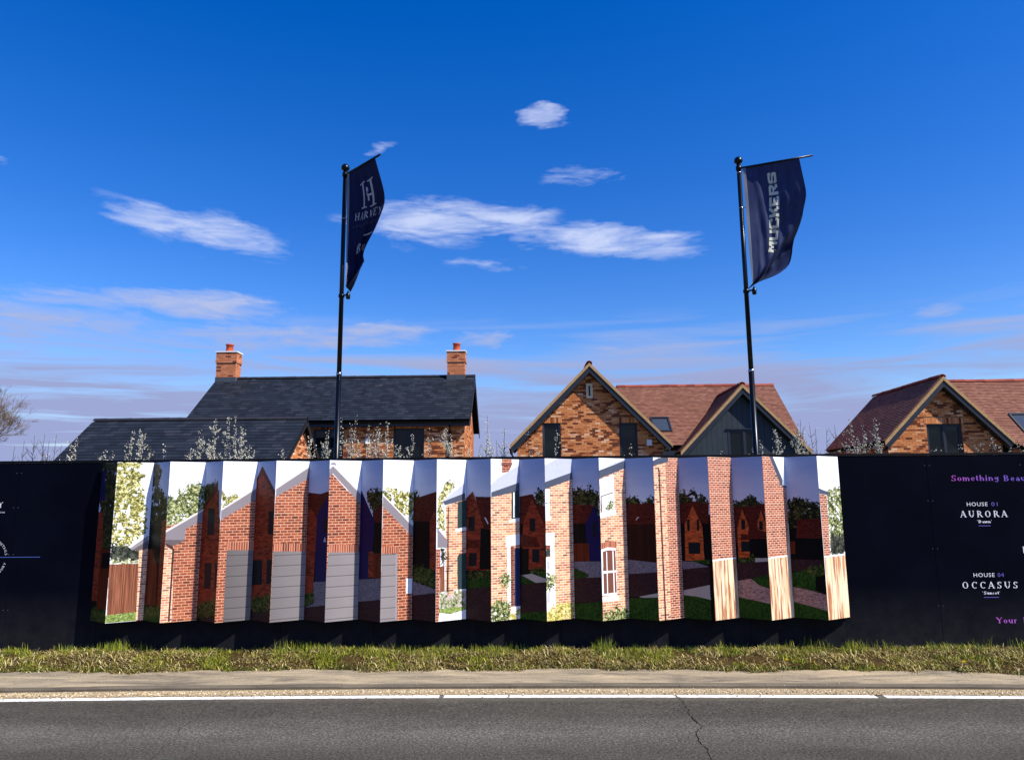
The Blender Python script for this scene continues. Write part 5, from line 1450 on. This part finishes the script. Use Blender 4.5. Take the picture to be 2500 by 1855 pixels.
tag(grass('tall_grass', 13000, xu, lambda x, n: np.clip(nrg.normal(.78, .13, n), .3, .995), .05, .17, .32, G_[:4], .0018, .004, hfun=lambda x, t_: .35+1.3*np.clip(fbm(x*2.1, x*0+3, 3, 91)-.2, 0, 1)+.15*(x > 2), patch=(.46, .2), pf=4.5), 'taller green grass blades at the foot of the hoarding', 'grass')
tag(grass('ground_ivy', 5000, xc(.9, 4), lambda x, n: np.abs(nrg.normal(0, .07, n)), .02, .05, 1.0, [srgb(84,98,30), srgb(110,112,40), srgb(60,78,26)], .004, .008), 'low green weeds creeping over the edge of the footpath', 'weeds')
# two dandelions
M_yel = plain('dandelion_yellow', srgb(244,214,20), 0.7, 0.2, 0.1); M_stem = plain('flower_stem', srgb(110,126,56), 0.6, 0.3)
def dandelion(x, y, label):
    z0 = PZ+.05; r_ = root('dandelion', (x, y, z0), label, 'flower', 'dandelions in the verge')
    m = MB(); m.tube([(x, y, z0-.02), (x+.004, y-.004, z0+.05), (x+.008, y-.01, z0+.085)], [.002,.0018,.0016], 6); m.build('stem', M_stem, r_)
    m = MB(); c = Vector((x+.008, y-.012, z0+.088))
    for ring, (rr, zz, n) in enumerate(((.024, 0, 18), (.017, .006, 14), (.010, .010, 9))):
        for k in range(n):
            a = 6.283*k/n+ring*.2; d = Vector((math.cos(a), math.sin(a), 0)); w = Vector((-math.sin(a), math.cos(a), 0))
            tip = c+d*rr+Vector((0, -.004, zz+.002)); m.quad(c+w*.001+Vector((0,0,zz)), c+d*rr*.6+w*.0035+Vector((0,0,zz+.004)), tip, c+d*rr*.6-w*.0035+Vector((0,0,zz+.004)))
    m.lathe(c-Vector((0,0,.004)), [(.004,0),(.008,.004),(.006,.010),(.001,.012)], 8); m.build('flower_head', M_yel, r_, fix=False)
    m = MB()
    for k in range(7):
        a = 6.283*k/7; d = Vector((math.cos(a), math.sin(a), 0)); w = Vector((-math.sin(a), math.cos(a), 0)); b0 = Vector((x, y, z0-.01))
        m.quad(b0, b0+d*.04+w*.008+Vector((0,0,.014)), b0+d*.085+Vector((0,0,.01)), b0+d*.04-w*.008+Vector((0,0,.014)))
    m.build('leaves', M_stem, r_, fix=False)
dandelion(2.96, -.66, 'yellow dandelion in the verge below the right end of the folded panels')
dandelion(4.90, -.80, 'yellow dandelion in the verge below the house name lettering')

# ------------------------------------------------------------------ flagpoles and banner flags
M_flag = None
def flag_mat(name, c):
    t = NT(name, 0.7, 0.15); g = t.geo(); n = t.noise(g, 5, 5, 0.6, .6, (3, 1, 1))
    t.col(t.ramp(n, [(0.3, tuple(v*.75 for v in c)), (0.7, tuple(v*1.2 for v in c))]))
    return t.m
M_flagA = flag_mat('navy_flag_cloth', srgb(24,31,70)); M_flagB = flag_mat('slate_blue_flag_cloth', srgb(50,60,96))
M_sleeve = plain('sleeve_cloth', srgb(120,124,134), 0.5, 0.4, .1)
M_chrome = plain('steel', srgb(170,172,178), 0.25, 0.6, .05, metal=1.0)
def interp(tab, v):
    for (a, pa), (b, pb) in zip(tab[:-1], tab[1:]):
        if v <= b: f = (v-a)/(b-a); return Vector(pa).lerp(Vector(pb), f)
    return Vector(tab[-1][1])
def smooth_interp(tab, v):
    w = 0; s = Vector((0,0,0))
    for k in range(-2, 3):
        q = min(1, max(0, v+k*.035*min(1, v/.09, (1-v)/.09))); g_ = math.exp(-k*k*.5); s += interp(tab, q)*g_; w += g_
    return s/w
def flagpole(x, y, zt, arm_dir, arm_len, zarm, zlow, label, ring_z, col_z):
    p = root('flagpole', (x, y, 0), label, 'flagpole', 'flagpoles behind the hoarding')
    m = MB(); m.tube([(x,y,0),(x,y,col_z)], .037, 18); m.build('pole', M_black, p, True)
    m = MB(); m.tube([(x,y,col_z),(x,y,zt)], [.032,.030], 18); m.build('pole', M_black, p, True)
    m = MB(); m.lathe((x,y,col_z-.02), [(.0375,0),(.040,.004),(.040,.03),(.0325,.034)], 18); m.build('collar', M_chrome, p, True)
    m = MB(); m.lathe((x,y,zt), [(.030,0),(.036,.012),(.056,.018),(.060,.034),(.056,.062),(.043,.084),(.024,.097),(.004,.10)], 20); m.build('finial', M_black, p, True)
    m = MB(); m.lathe((x,y,zarm-.03), [(.0315,0),(.041,.004),(.041,.055),(.0315,.06)], 18); m.build('swivel_ring', M_black, p, True)
    d = Vector((*arm_dir, 0)).normalized(); a = Vector((x,y,zarm))
    m = MB(); m.tube([a+d*.04, a+d*arm_len], .014, 8); m.build('arm', M_black, p, True)
    m = MB(); c = Vector((x,y,zlow)); m.tube([c+Vector((.03,-.01,0)), c+Vector((.10,-.03,0))], .012, 8); m.lathe(c+Vector((.10,-.03,-.06)), [(.022,0),(.030,.01),(.030,.075),(.02,.085),(.014,.10),(.004,.12)], 14); m.build('weight', M_black, p, True)
    m = MB(); m.lathe((x,y,zlow-.03), [(.0325,0),(.042,.004),(.042,.045),(.0325,.05)], 18); m.build('clamp', M_black, p, True)
    for z in ring_z:
        m = MB(); m.lathe((x,y,z), [(.0315,0),(.036,.002),(.036,.012),(.0315,.014)], 16); m.tube([(x+.03,y-.02,z+.007),(x+.075,y-.03,z+.007)], .005, 6); m.build('flag_ring', M_chrome, p, True)
    return p
def flag(name, L, Rt, wave, mat, label, group, NU=34, NV=60):
    """L, Rt: pole-side edge and free edge as tables v -> point"""
    S = {}
    def P(u, v):
        a, b = smooth_interp(L, v), smooth_interp(Rt, v); p = a.lerp(b, u); return p+wave(u, v)*min(1, v*9)
    base = P(0, 1); r_ = root('flag', base, label, 'flag', group)
    V = [P(i/NU, j/NV) for j in range(NV+1) for i in range(NU+1)]
    F = [(j*(NU+1)+i, j*(NU+1)+i+1, (j+1)*(NU+1)+i+1, (j+1)*(NU+1)+i) for j in range(NV) for i in range(NU)]
    # thin double-sided cloth
    nf = len(V); V2 = []
    def N(u, v):
        e = .01; return ((P(min(1,u+e), v)-P(max(0,u-e), v)).cross(P(u, min(1,v+e))-P(u, max(0,v-e)))).normalized()
    nrmv = [N(i/NU, j/NV) for j in range(NV+1) for i in range(NU+1)]
    sgn = 1 if nrmv[nf//2].y < 0 else -1
    V2 = [p - n*sgn*.0015 for p, n in zip(V, nrmv)]
    F2 = [tuple(nf+i for i in reversed(f)) for f in F]
    rim = []
    for i in range(NU):
        for j in (0, NV): a = j*(NU+1)+i; rim.append((a, a+1, nf+a+1, nf+a))
    for j in range(NV):
        for i in (0, NU): a = j*(NU+1)+i; rim.append((a, a+NU+1, nf+a+NU+1, nf+a))
    o = link('cloth', np_mesh('cloth', [tuple(v) for v in V+V2], F+F2+rim, mat, smooth=True), r_)
    # light sleeve along the pole
    m = MB()
    n = 40
    for j in range(n):
        va, vb = j/n, (j+1)/n
        pa, pb = P(0, va), P(0, vb); pc, pd = P(.045, vb), P(.045, va)
        off = Vector((0, -.004, 0)); m.quad(pa+off+Vector((-.012,0,0)), pb+off+Vector((-.012*(1-vb),0,0)), pc+off, pd+off)
    m.build('sleeve', M_sleeve, r_, fix=False)
    def put(Q, f, mt, nm='letter'):
        for lt in Q:
            m = MB()
            for k, qd in enumerate(lt):
                pts = []
                for q in qd:
                    u, v = f(q); n_ = N(u, v)*sgn; pts.append(P(u, v)+n_*(.003+.00003*k))
                m.quad(*pts)
            m.build(nm, mt, o, fix=False)
    return r_, P, put
# left flag: dark navy with the H mark
PLX, PY = -2.555, 0.20
flagpole(PLX, PY, 6.56, (.57, -.55), .86, 6.50, 4.72, 'tall black flagpole in front of the slate roofed house', (5.83,), 3.62)
Lt = [(0, (PLX+.055, PY-.053, 6.49)), (1, (PLX+.07, PY-.03, 4.83))]
Rl = [(0, (-2.02, -.318, 6.49)), (.22, (-1.90, -.28, 6.05)), (.30, (-1.90, -.20, 5.92)), (.5, (-2.05, -.06, 5.62)), (.66, (-2.20, .02, 5.36)), (.74, (-2.25, .06, 5.22)), (.80, (-2.20, -.02, 5.17)), (.87, (-2.21, -.10, 5.06)), (.94, (-2.33, .02, 4.95)), (1, (-2.475, .16, 4.835))]
def wvL(u, v):
    s = math.sin(math.pi*u); uc = 1.12-.55*v; t_ = max(0, 1-abs(u-uc)/.25)
    return Vector((.008*math.sin(u*19+v*4)*s, .09*s*(.3+v)+.10*t_*min(1, v*1.6)+.012*math.sin(u*24-v*6)*s+.05*math.exp(-((v-.80)/.05)**2)*u, .008*math.sin(u*14+v*9)*s))
fl, PL_, putL = flag('flag', Lt, Rl, wvL, M_flagA, 'dark navy banner with a white H emblem on the left pole', 'banner flags on the poles')
def mapF(u0, v0, su, sv, sh=0.0): return lambda q: (min(.99, max(.01, u0+q.x*su)), min(.99, max(.01, v0-q.y*sv-q.x*sh)))
# joined H emblem: tall left stem, right stem, bar with an upper tick
HQ = []
def bar(x0, y0, x1, y1): HQ.append([Vector((x0,y0)), Vector((x1,y0)), Vector((x1,y1)), Vector((x0,y1))])
for k in range(6): bar(.20, k/6, .34, (k+1)/6)
for k in range(6): bar(.78, k/6, .92, (k+1)/6)
bar(.06, 0, .20, .05); bar(.34, 0, .48, .05); bar(.06, .95, .20, 1); bar(.34, .95, .48, 1)
bar(.64, 0, .78, .05); bar(.92, 0, 1.06, .05); bar(.64, .95, .78, 1); bar(.92, .95, 1.06, 1)
bar(.62, .44, .78, .52); bar(.54, .26, .62, .52); bar(.50, .44, .54, .76); bar(.54, .60, .60, .76)
putL([HQ], mapF(.34, .325, .42, .20, .02), M_let_g, 'emblem')
putL(serif('HARVEY', 1, 1, 1.0, .12)[0], mapF(.22, .425, .76, .062, .045), M_let_g)
vs_, fs_ = sans('CONSTRUCTION', 1, 1, 1.4)
m = MB(); fmap = mapF(.18, .487, .95, .018, .06); m.v = [tuple(PL_(*fmap(v))+Vector((.001,-.006,0))) for v in vs_]; m.f = fs_; m.m = [0]*len(fs_); m.build('lettering', plain('faint_lettering', srgb(92,94,110), .7, .1), fl, fix=False)
putL([[[Vector((k/6,0)), Vector(((k+1)/6,0)), Vector(((k+1)/6,1)), Vector((k/6,1))] for k in range(6)]], mapF(.60, .555, .28, .012, .03), M_let_g, 'dash')
putL(serif('Bu', 1, 1, 1.1, .06)[0], mapF(.46, .70, .30, .075, .05), M_let_g)
# right flag: slate blue with tall lettering up its height
PRX = 3.035
flagpole(PRX, PY, 6.57, (.80, -.32), .97, 6.50, 4.71, 'tall black flagpole in front of the boarded gable', (5.90, 6.42), 3.60)
Ltr = [(0, (PRX+.055, PY-.022, 6.49)), (.45, (PRX+.06, PY-.05, 5.72)), (.8, (PRX+.07, PY-.04, 5.12)), (1, (PRX+.085, PY-.03, 4.80))]
Rtr = [(0, (3.775, -.098, 6.49)), (.28, (3.85, -.08, 5.98)), (.42, (3.81, 0, 5.76)), (.6, (3.78, .06, 5.47)), (.74, (3.70, .08, 5.22)), (.84, (3.62, .08, 5.06)), (.92, (3.52, .10, 4.93)), (1, (3.14, .16, 4.80))]
def wvR(u, v):
    s = math.sin(math.pi*u)
    uc = 1.95-1.6*v; w_ = .22 if u < uc else .42; t_ = max(0, 1-abs(u-uc)/w_); depth = .30*min(1, max(0, (v-.25)*2.4))
    return Vector((.004*math.sin(u*17+v*8)*s, depth*t_+.035*s*(1-v)+.010*math.sin(u*30-v*11)*s*(u > .2)+.012*math.sin(u*9+v*15)*s, .006*math.sin(u*21+v*7)*s))
fr_, PR_, putR = flag('flag', Ltr, Rtr, wvR, M_flagB, 'slate blue banner with pale vertical capitals on the right pole', 'banner flags on the poles')
M_let_c = plain('pale_lettering', srgb(206,208,186), 0.7, .1, .06)
# heavy slab capitals on a 5 x 7 grid of strokes
SL = {
 'M': [(0,0,.26,1),(.74,0,1,1),(.26,.62,.42,.94),(.58,.62,.74,.94),(.40,.34,.60,.72)],
 'U': [(0,.22,.3,1),(.7,.22,1,1),(.08,0,.92,.27)],
 'C': [(0,.14,.3,.86),(.1,.76,.9,1),(.1,0,.9,.24),(.7,.64,.98,.88),(.7,.12,.98,.36)],
 'K': [(0,0,.3,1),(.28,.4,.52,.62),(.48,.55,.76,.8),(.68,.74,1,1),(.48,.22,.76,.48),(.68,0,1,.28)],
 'E': [(0,0,.3,1),(.3,.76,.92,1),(.3,.39,.8,.61),(.3,0,.92,.24)],
 'R': [(0,0,.3,1),(.3,.76,.8,1),(.66,.5,.95,.92),(.3,.42,.8,.6),(.5,.2,.8,.46),(.66,0,1,.24)],
 'S': [(.08,.76,.92,1),(0,.52,.3,.92),(.1,.40,.9,.6),(.7,.1,1,.5),(.08,0,.92,.24),(.02,.1,.24,.32),(.76,.68,.98,.88)],
}
def slab(text, gap=.09):
    Q = []; x = 0
    for ch in text:
        LQ = []
        for s in SL[ch]:
            x0, y0, x1, y1 = s[:4]; n = max(1, int((y1-y0)/.26))
            for k in range(n):
                a, b = y0+(y1-y0)*k/n, y0+(y1-y0)*(k+1)/n
                LQ.append([Vector((x+x0, a)), Vector((x+x1, a)), Vector((x+x1, b)), Vector((x+x0, b))])
        Q.append(LQ); x += 1+gap
    return Q, x-gap
Qm, wm = slab('MUCKERS')
# text runs upwards: x of the word -> -v, height of the letters -> -u
putR(Qm, lambda q: (min(.99, max(.01, .575-.165*q.y+.0*q.x)), .735-q.x/wm*.665), M_let_c)

# ------------------------------------------------------------------ blackthorn in blossom behind the hoarding
M_bark = plain('blackthorn_bark', srgb(74,62,54), 0.9, 0.1, 0.3, 30)
t = NT('blossom', 0.6, 0.2); t.col(t.ramp(t.attr('rnd'), [(0, srgb(150,150,118)), (.35, srgb(200,196,174)), (1, srgb(236,232,216))])); M_bloss = t.m
M_bud = plain('bud_green', srgb(128,134,78), 0.8, 0.1)
PET = []
def blossoms(centres, smin, smax):
    n = len(centres); c = np.array(centres); s = nrg.uniform(smin, smax, n)
    base = np.array([(1,0,0),(-1,0,0),(0,1,0),(0,-1,0),(0,0,1),(0,0,-1)], float); fc = np.array([(0,2,4),(2,1,4),(1,3,4),(3,0,4),(2,0,5),(1,2,5),(3,1,5),(0,3,5)])
    V = base[None]*(s[:, None, None]*nrg.uniform(.5, 1.25, (n, 6, 1)))
    a = nrg.uniform(0, 6.28, n); b = nrg.uniform(0, 6.28, n)
    ca, sa, cb, sb = np.cos(a)[:, None], np.sin(a)[:, None], np.cos(b)[:, None], np.sin(b)[:, None]
    x, y, z = V[..., 0], V[..., 1], V[..., 2]; x, y = x*ca-y*sa, x*sa+y*ca; y, z = y*cb-z*sb, y*sb+z*cb
    V = np.stack([x, y, z], -1)+c[:, None, :]
    F = (fc[None]+(np.arange(n)*6)[:, None, None]).reshape(-1, 3)
    return np_mesh('blossom', V.reshape(-1, 3), F, M_bloss, {'rnd': ('FACE', 'FLOAT', np.repeat(nrg.random(n), 8))})
def shrub(x, y, stems, label, bloom=1.0, group='blackthorn shrubs behind the hoarding'):
    """stems: (dx, height, lean, bloom)"""
    r_ = root('blackthorn_shrub', (x, y, 0), label, 'shrub', group); B_ = []
    for (dx, h, lean, bl) in stems:
        m = MB(); pts = []; n = 9; z0 = .0; ph = rng.uniform(0, 6)
        for k in range(n):
            f = k/(n-1); pts.append(Vector((x+dx*(.25+.75*min(1, f*1.6))+lean*f*f*.35+.025*math.sin(f*7+ph), y+.05*math.sin(f*5+ph*2)+rng.uniform(-.01,.01), z0+h*f)))
        m.tube(pts, [.012*(1-.8*k/(n-1)) for k in range(n)], 5)
        def at(f): q = f*(n-1); i = min(n-2, int(q)); return pts[i].lerp(pts[i+1], q-i)
        sides = []
        f0 = max(.3, 1-1.35/h)
        for k in range(int(14+12*rng.random())):
            f = rng.uniform(f0, .93); p = at(f); L = rng.uniform(.10, .34)*(1.25-f*.7); a = rng.uniform(0, 6.28)
            q = p+Vector((math.cos(a)*L*.55, math.sin(a)*L*.55, L*rng.uniform(.55, 1.0))); mid = p.lerp(q, .5)+Vector((rng.uniform(-.01,.01), 0, -.012))
            m.tube([p, mid, q], [.0042, .0032, .0016], 4); sides.append((p, mid, q, L))
            if L > .15:
                q2 = mid+Vector((rng.uniform(-.09,.09), rng.uniform(-.08,.08), rng.uniform(.03,.12))); m.tube([mid, q2], [.0026, .0012], 3); sides.append((mid, mid.lerp(q2, .5), q2, L*.5))
        m.build('stem', M_bark, r_)
        if bl > 0:
            for k in range(int(130*bl)):
                f = f0+(1-f0)*rng.random(); p = at(f)
                dens = 1-.25*f
                rr = .010+.022*rng.random(); a = rng.uniform(0, 6.28); B_.append((p.x+math.cos(a)*rr, p.y+math.sin(a)*rr, p.z+rng.uniform(-.01,.01)))
            for (p, mid, q, L) in sides:
                for k in range(int(110*L*bl)):
                    f = rng.random(); c = p.lerp(mid, f*2) if f < .5 else mid.lerp(q, f*2-1); B_.append((c.x+rng.uniform(-.016,.016), c.y+rng.uniform(-.016,.016), c.z+rng.uniform(-.014,.014)))
    if B_:
        o = link('blossom', blossoms(B_, .005, .0135), r_); o['kind'] = 'stuff'
    return r_
for (sx, sy, st, lb__) in [
    (-8.07, 1.91, [(-0.07, 2.8, 0.03, 0), (0.09, 2.9, -0.08, 0.0)], 'two bare twigs beside the far left tree'),
    (-7.96, 2.39, [(-0.25, 3.02, 0.08, 0.0), (-0.01, 2.83, -0.26, 0.2), (0.02, 3.05, -0.29, 0.0), (-0.04, 2.93, 0.2, 0.1), (0.18, 3.03, -0.14, 0.05), (0.31, 2.86, -0.16, 0.1)], 'bare many stemmed shrub just left of the garage roof'),
    (-7.82, 2.89, [(-0.05, 2.9, -0.02, 0.2), (-0.01, 3.02, 0.2, 0.9)], 'blossoming shrub at the left end of the garage roof'),
    (-6.82, 2.22, [(-0.1, 2.76, 0.08, 1), (0.15, 2.74, -0.21, 0.8)], 'low blossoming shrub above the leftmost tree panel'),
    (-6.42, 2.43, [(-0.24, 3.12, 0.22, 0.7), (-0.05, 3.13, 0.01, 0.9), (0.01, 3.01, 0.14, 0.8), (0.14, 2.83, 0.1, 0.6)], 'white blossoming shrub before the left half of the garage roof'),
    (-5.61, 1.68, [(-0.05, 2.79, 0.15, 1)], 'short single sprig of blossom before the middle of the garage roof'),
    (-5.46, 2.37, [(-0.11, 2.71, -0.12, 0.5), (0.05, 2.79, -0.28, 0.9), (-0.05, 3.12, 0.22, 0.8), (0.19, 2.94, -0.02, 1)], 'blossoming shrub left of the tallest sprigs before the garage roof'),
    (-5.2, 2.53, [(-0.08, 3.28, 0.23, 1)], 'single tall blossom sprig before the garage roof'),
    (-4.8, 2.53, [(-0.28, 3.31, 0.25, 1.2), (-0.04, 3.35, -0.06, 0.6), (-0.01, 3.16, 0.18, 1.1), (0.2, 2.84, -0.03, 0.8)], 'tallest cluster of blossom before the right half of the garage roof'),
    (-4.13, 2.82, [(-0.08, 2.8, 0.23, 0.6)], 'thin blossom sprig before the right end of the garage roof'),
    (-3.36, 1.73, [(0.03, 2.92, -0.22, 0.9), (0.12, 2.77, -0.17, 1)], 'blossoming shrub before the left window of the slate roofed house'),
    (-3.44, 2.86, [(-0.03, 2.89, -0.04, 1), (0.01, 3.1, 0.08, 1)], 'dense blossom beside the left flagpole, on its left'),
    (-2.75, 1.99, [(-0.19, 3.23, 0.0, 0.7), (-0.07, 3.14, -0.07, 0.8), (0.01, 2.95, -0.09, 1), (-0.02, 3.25, 0.05, 0.5), (0.08, 2.85, 0.05, 1), (0.14, 3.12, 0.24, 0.5)], 'tall pale shrub just right of the left flagpole'),
    (-2.32, 2.49, [(-0.31, 2.98, 0.26, 1), (-0.21, 3.17, 0.21, 1), (-0.13, 2.92, 0.29, 1), (-0.01, 3.21, 0.1, 0.8), (0.22, 2.82, -0.2, 1), (0.13, 2.79, 0.22, 0.8)], 'dense white shrub before the brick wall between the two house windows'),
    (-1.95, 2.85, [(-0.08, 3.01, 0.24, 1)], 'single blossom sprig before the right window of the slate roofed house'),
    (-1.6, 2.34, [(-0.06, 3.08, 0.13, 0.4), (0.06, 2.89, -0.17, 1.1)], "blossoming shrub just right of the slate roofed house's right window"),
    (-1.29, 2.68, [(-0.11, 3.1, 0.04, 1), (0.03, 3.0, -0.13, 0.9), (0.21, 2.75, -0.26, 0.8)], 'blossom shrub before the downpipe of the slate roofed house'),
    (-0.99, 2.71, [(-0.1, 2.81, 0.29, 0.9)], 'low sprig at the right corner of the slate roofed house'),
    (-0.66, 1.72, [(-0.14, 2.75, 0.18, 0.5), (0.04, 3.2, -0.05, 1), (0.12, 2.91, -0.21, 1)], 'tall blossom spike against the sky right of the slate roofed house'),
    (-0.39, 1.98, [(-0.13, 2.83, 0.16, 0.3), (-0.06, 3.02, 0.22, 0.1), (0.13, 2.99, -0.27, 0.8)], 'thin twigs against the sky left of the brick gable'),
    (0.0, 2.4, [(0.07, 3.06, -0.27, 0.1), (-0.03, 2.86, 0.13, 0.3)], 'sparse twigs at the left foot of the brick gable'),
    (0.16, 2.03, [(-0.08, 2.76, 0.23, 0.5)], "short blossom sprig left of the brick gable's left window"),
    (0.48, 2.87, [(0.0, 3.07, 0.0, 0.5)], "slender blossom sprig before the brick gable's left window"),
    (1.76, 2.9, [(0.01, 2.84, -0.11, 0.5), (0.13, 2.78, -0.25, 0.3)], "small sprig before the brick gable's right window"),
    (3.13, 2.38, [(0.1, 2.7, -0.28, 0.2)], 'tiny twig before the boarded gable, left of its window'),
    (3.58, 1.86, [(-0.01, 2.69, -0.06, 1), (0.02, 2.78, 0.07, 1.1)], 'dense blossom just right of the right flagpole'),
    (3.89, 1.8, [(0.06, 2.96, -0.27, 0.9), (-0.05, 2.82, 0.22, 1)], 'blossom spikes before the right slope of the boarded gable'),
    (4.39, 2.01, [(-0.24, 3.06, 0.28, 0.9), (-0.12, 3.12, 0.24, 0.1), (-0.02, 2.82, -0.07, 1), (0.07, 3.07, -0.02, 0.1), (0.15, 2.98, 0.01, 0.1)], 'mixed bare and blossoming shrub in the gap between the right houses'),
    (4.86, 2.44, [(-0.02, 3.0, 0.06, 0.05)], 'single bare twig in the gap between the right houses'),
    (4.97, 2.33, [(-0.02, 3.05, 0.07, 0.05)], "bare branching twig nearest the right house's dark roof"),
    (5.64, 2.82, [(-0.26, 3.0, 0.0, 0.5), (-0.17, 3.21, -0.04, 0.8), (-0.16, 2.89, 0.13, 1), (0.02, 2.91, -0.16, 1), (0.06, 3.11, -0.12, 0.7), (-0.03, 2.89, 0.29, 0.7), (0.23, 3.23, 0.01, 0.8), (0.23, 2.94, 0.03, 0.9)], "large blossoming shrub before the right house's dark roof slope"),
    (6.22, 1.61, [(-0.02, 2.65, -0.05, 0.3), (0.03, 2.63, 0.05, 0.4)], "small sprigs at the foot of the right house's window"),
    (6.53, 1.63, [(-0.02, 2.7, 0.07, 0.3)], "single sprig before the right pane of the right house's window"),
    (7.47, 2.42, [(-0.03, 2.76, -0.26, 0.5), (-0.16, 2.71, 0.08, 0.7), (0.02, 2.95, -0.02, 0.3), (0.05, 2.88, 0.11, 0.6), (0.2, 2.73, -0.09, 0.9)], "blossoming shrub before the right slope of the right house's gable"),
    (7.92, 2.52, [(-0.12, 2.71, 0.14, 0.5), (0.16, 2.84, -0.29, 0.2)], 'sparse twigs under the skylight at the right edge'),
]:
    shrub(sx, sy, st, lb__)
# ------------------------------------------------------------------ bare tree far left
def bare_tree(x, y, h, spread, label, name='bare_tree'):
    r_ = root(name, (x, y, 0), label, 'tree'); R2 = random.Random(5); segs = []
    def grow(p, d, L, rad, lev):
        q = p+d*L; segs.append((p, q, rad, rad*.7, lev))
        if lev >= 8: return
        for k in range(2 if lev < 5 else 3):
            ax = Vector((R2.uniform(-1,1), R2.uniform(-1,1), R2.uniform(-.35,.75))).normalized()
            nd = (d*1.05+ax*.78*spread).normalized(); nd.z += .07; nd.normalize()
            grow(q, nd, L*R2.uniform(.66, .9), rad*.62, lev+1)
        if lev in (2, 3, 4): grow(q, (d+Vector((R2.uniform(-.3,.3), R2.uniform(-.3,.3), .1))).normalized(), L*.8, rad*.66, lev+1)
    grow(Vector((x, y, 0)), Vector((0,0,1)), h*.27, h*.022, 0)
    mt, mc = MB(), MB()
    for (p, q, a, b, lev) in segs:
        if lev < 3: mt.tube([p, q], [a, b], 8)
        else: mc.tube([p, q], [max(a, .008), max(b, .006)], 3, cap=False)
    M_tw = plain('twig_bark', srgb(124,108,92), 0.95, 0.05, 0.2, 3)
    mt.build('trunk', M_tw, r_, True, fix=False); c = mc.build('crown', M_tw, r_, True, fix=False)
    return r_
bare_tree(-38.7, 38.0, 8.3, .92, 'bare brown winter tree at the far left edge')
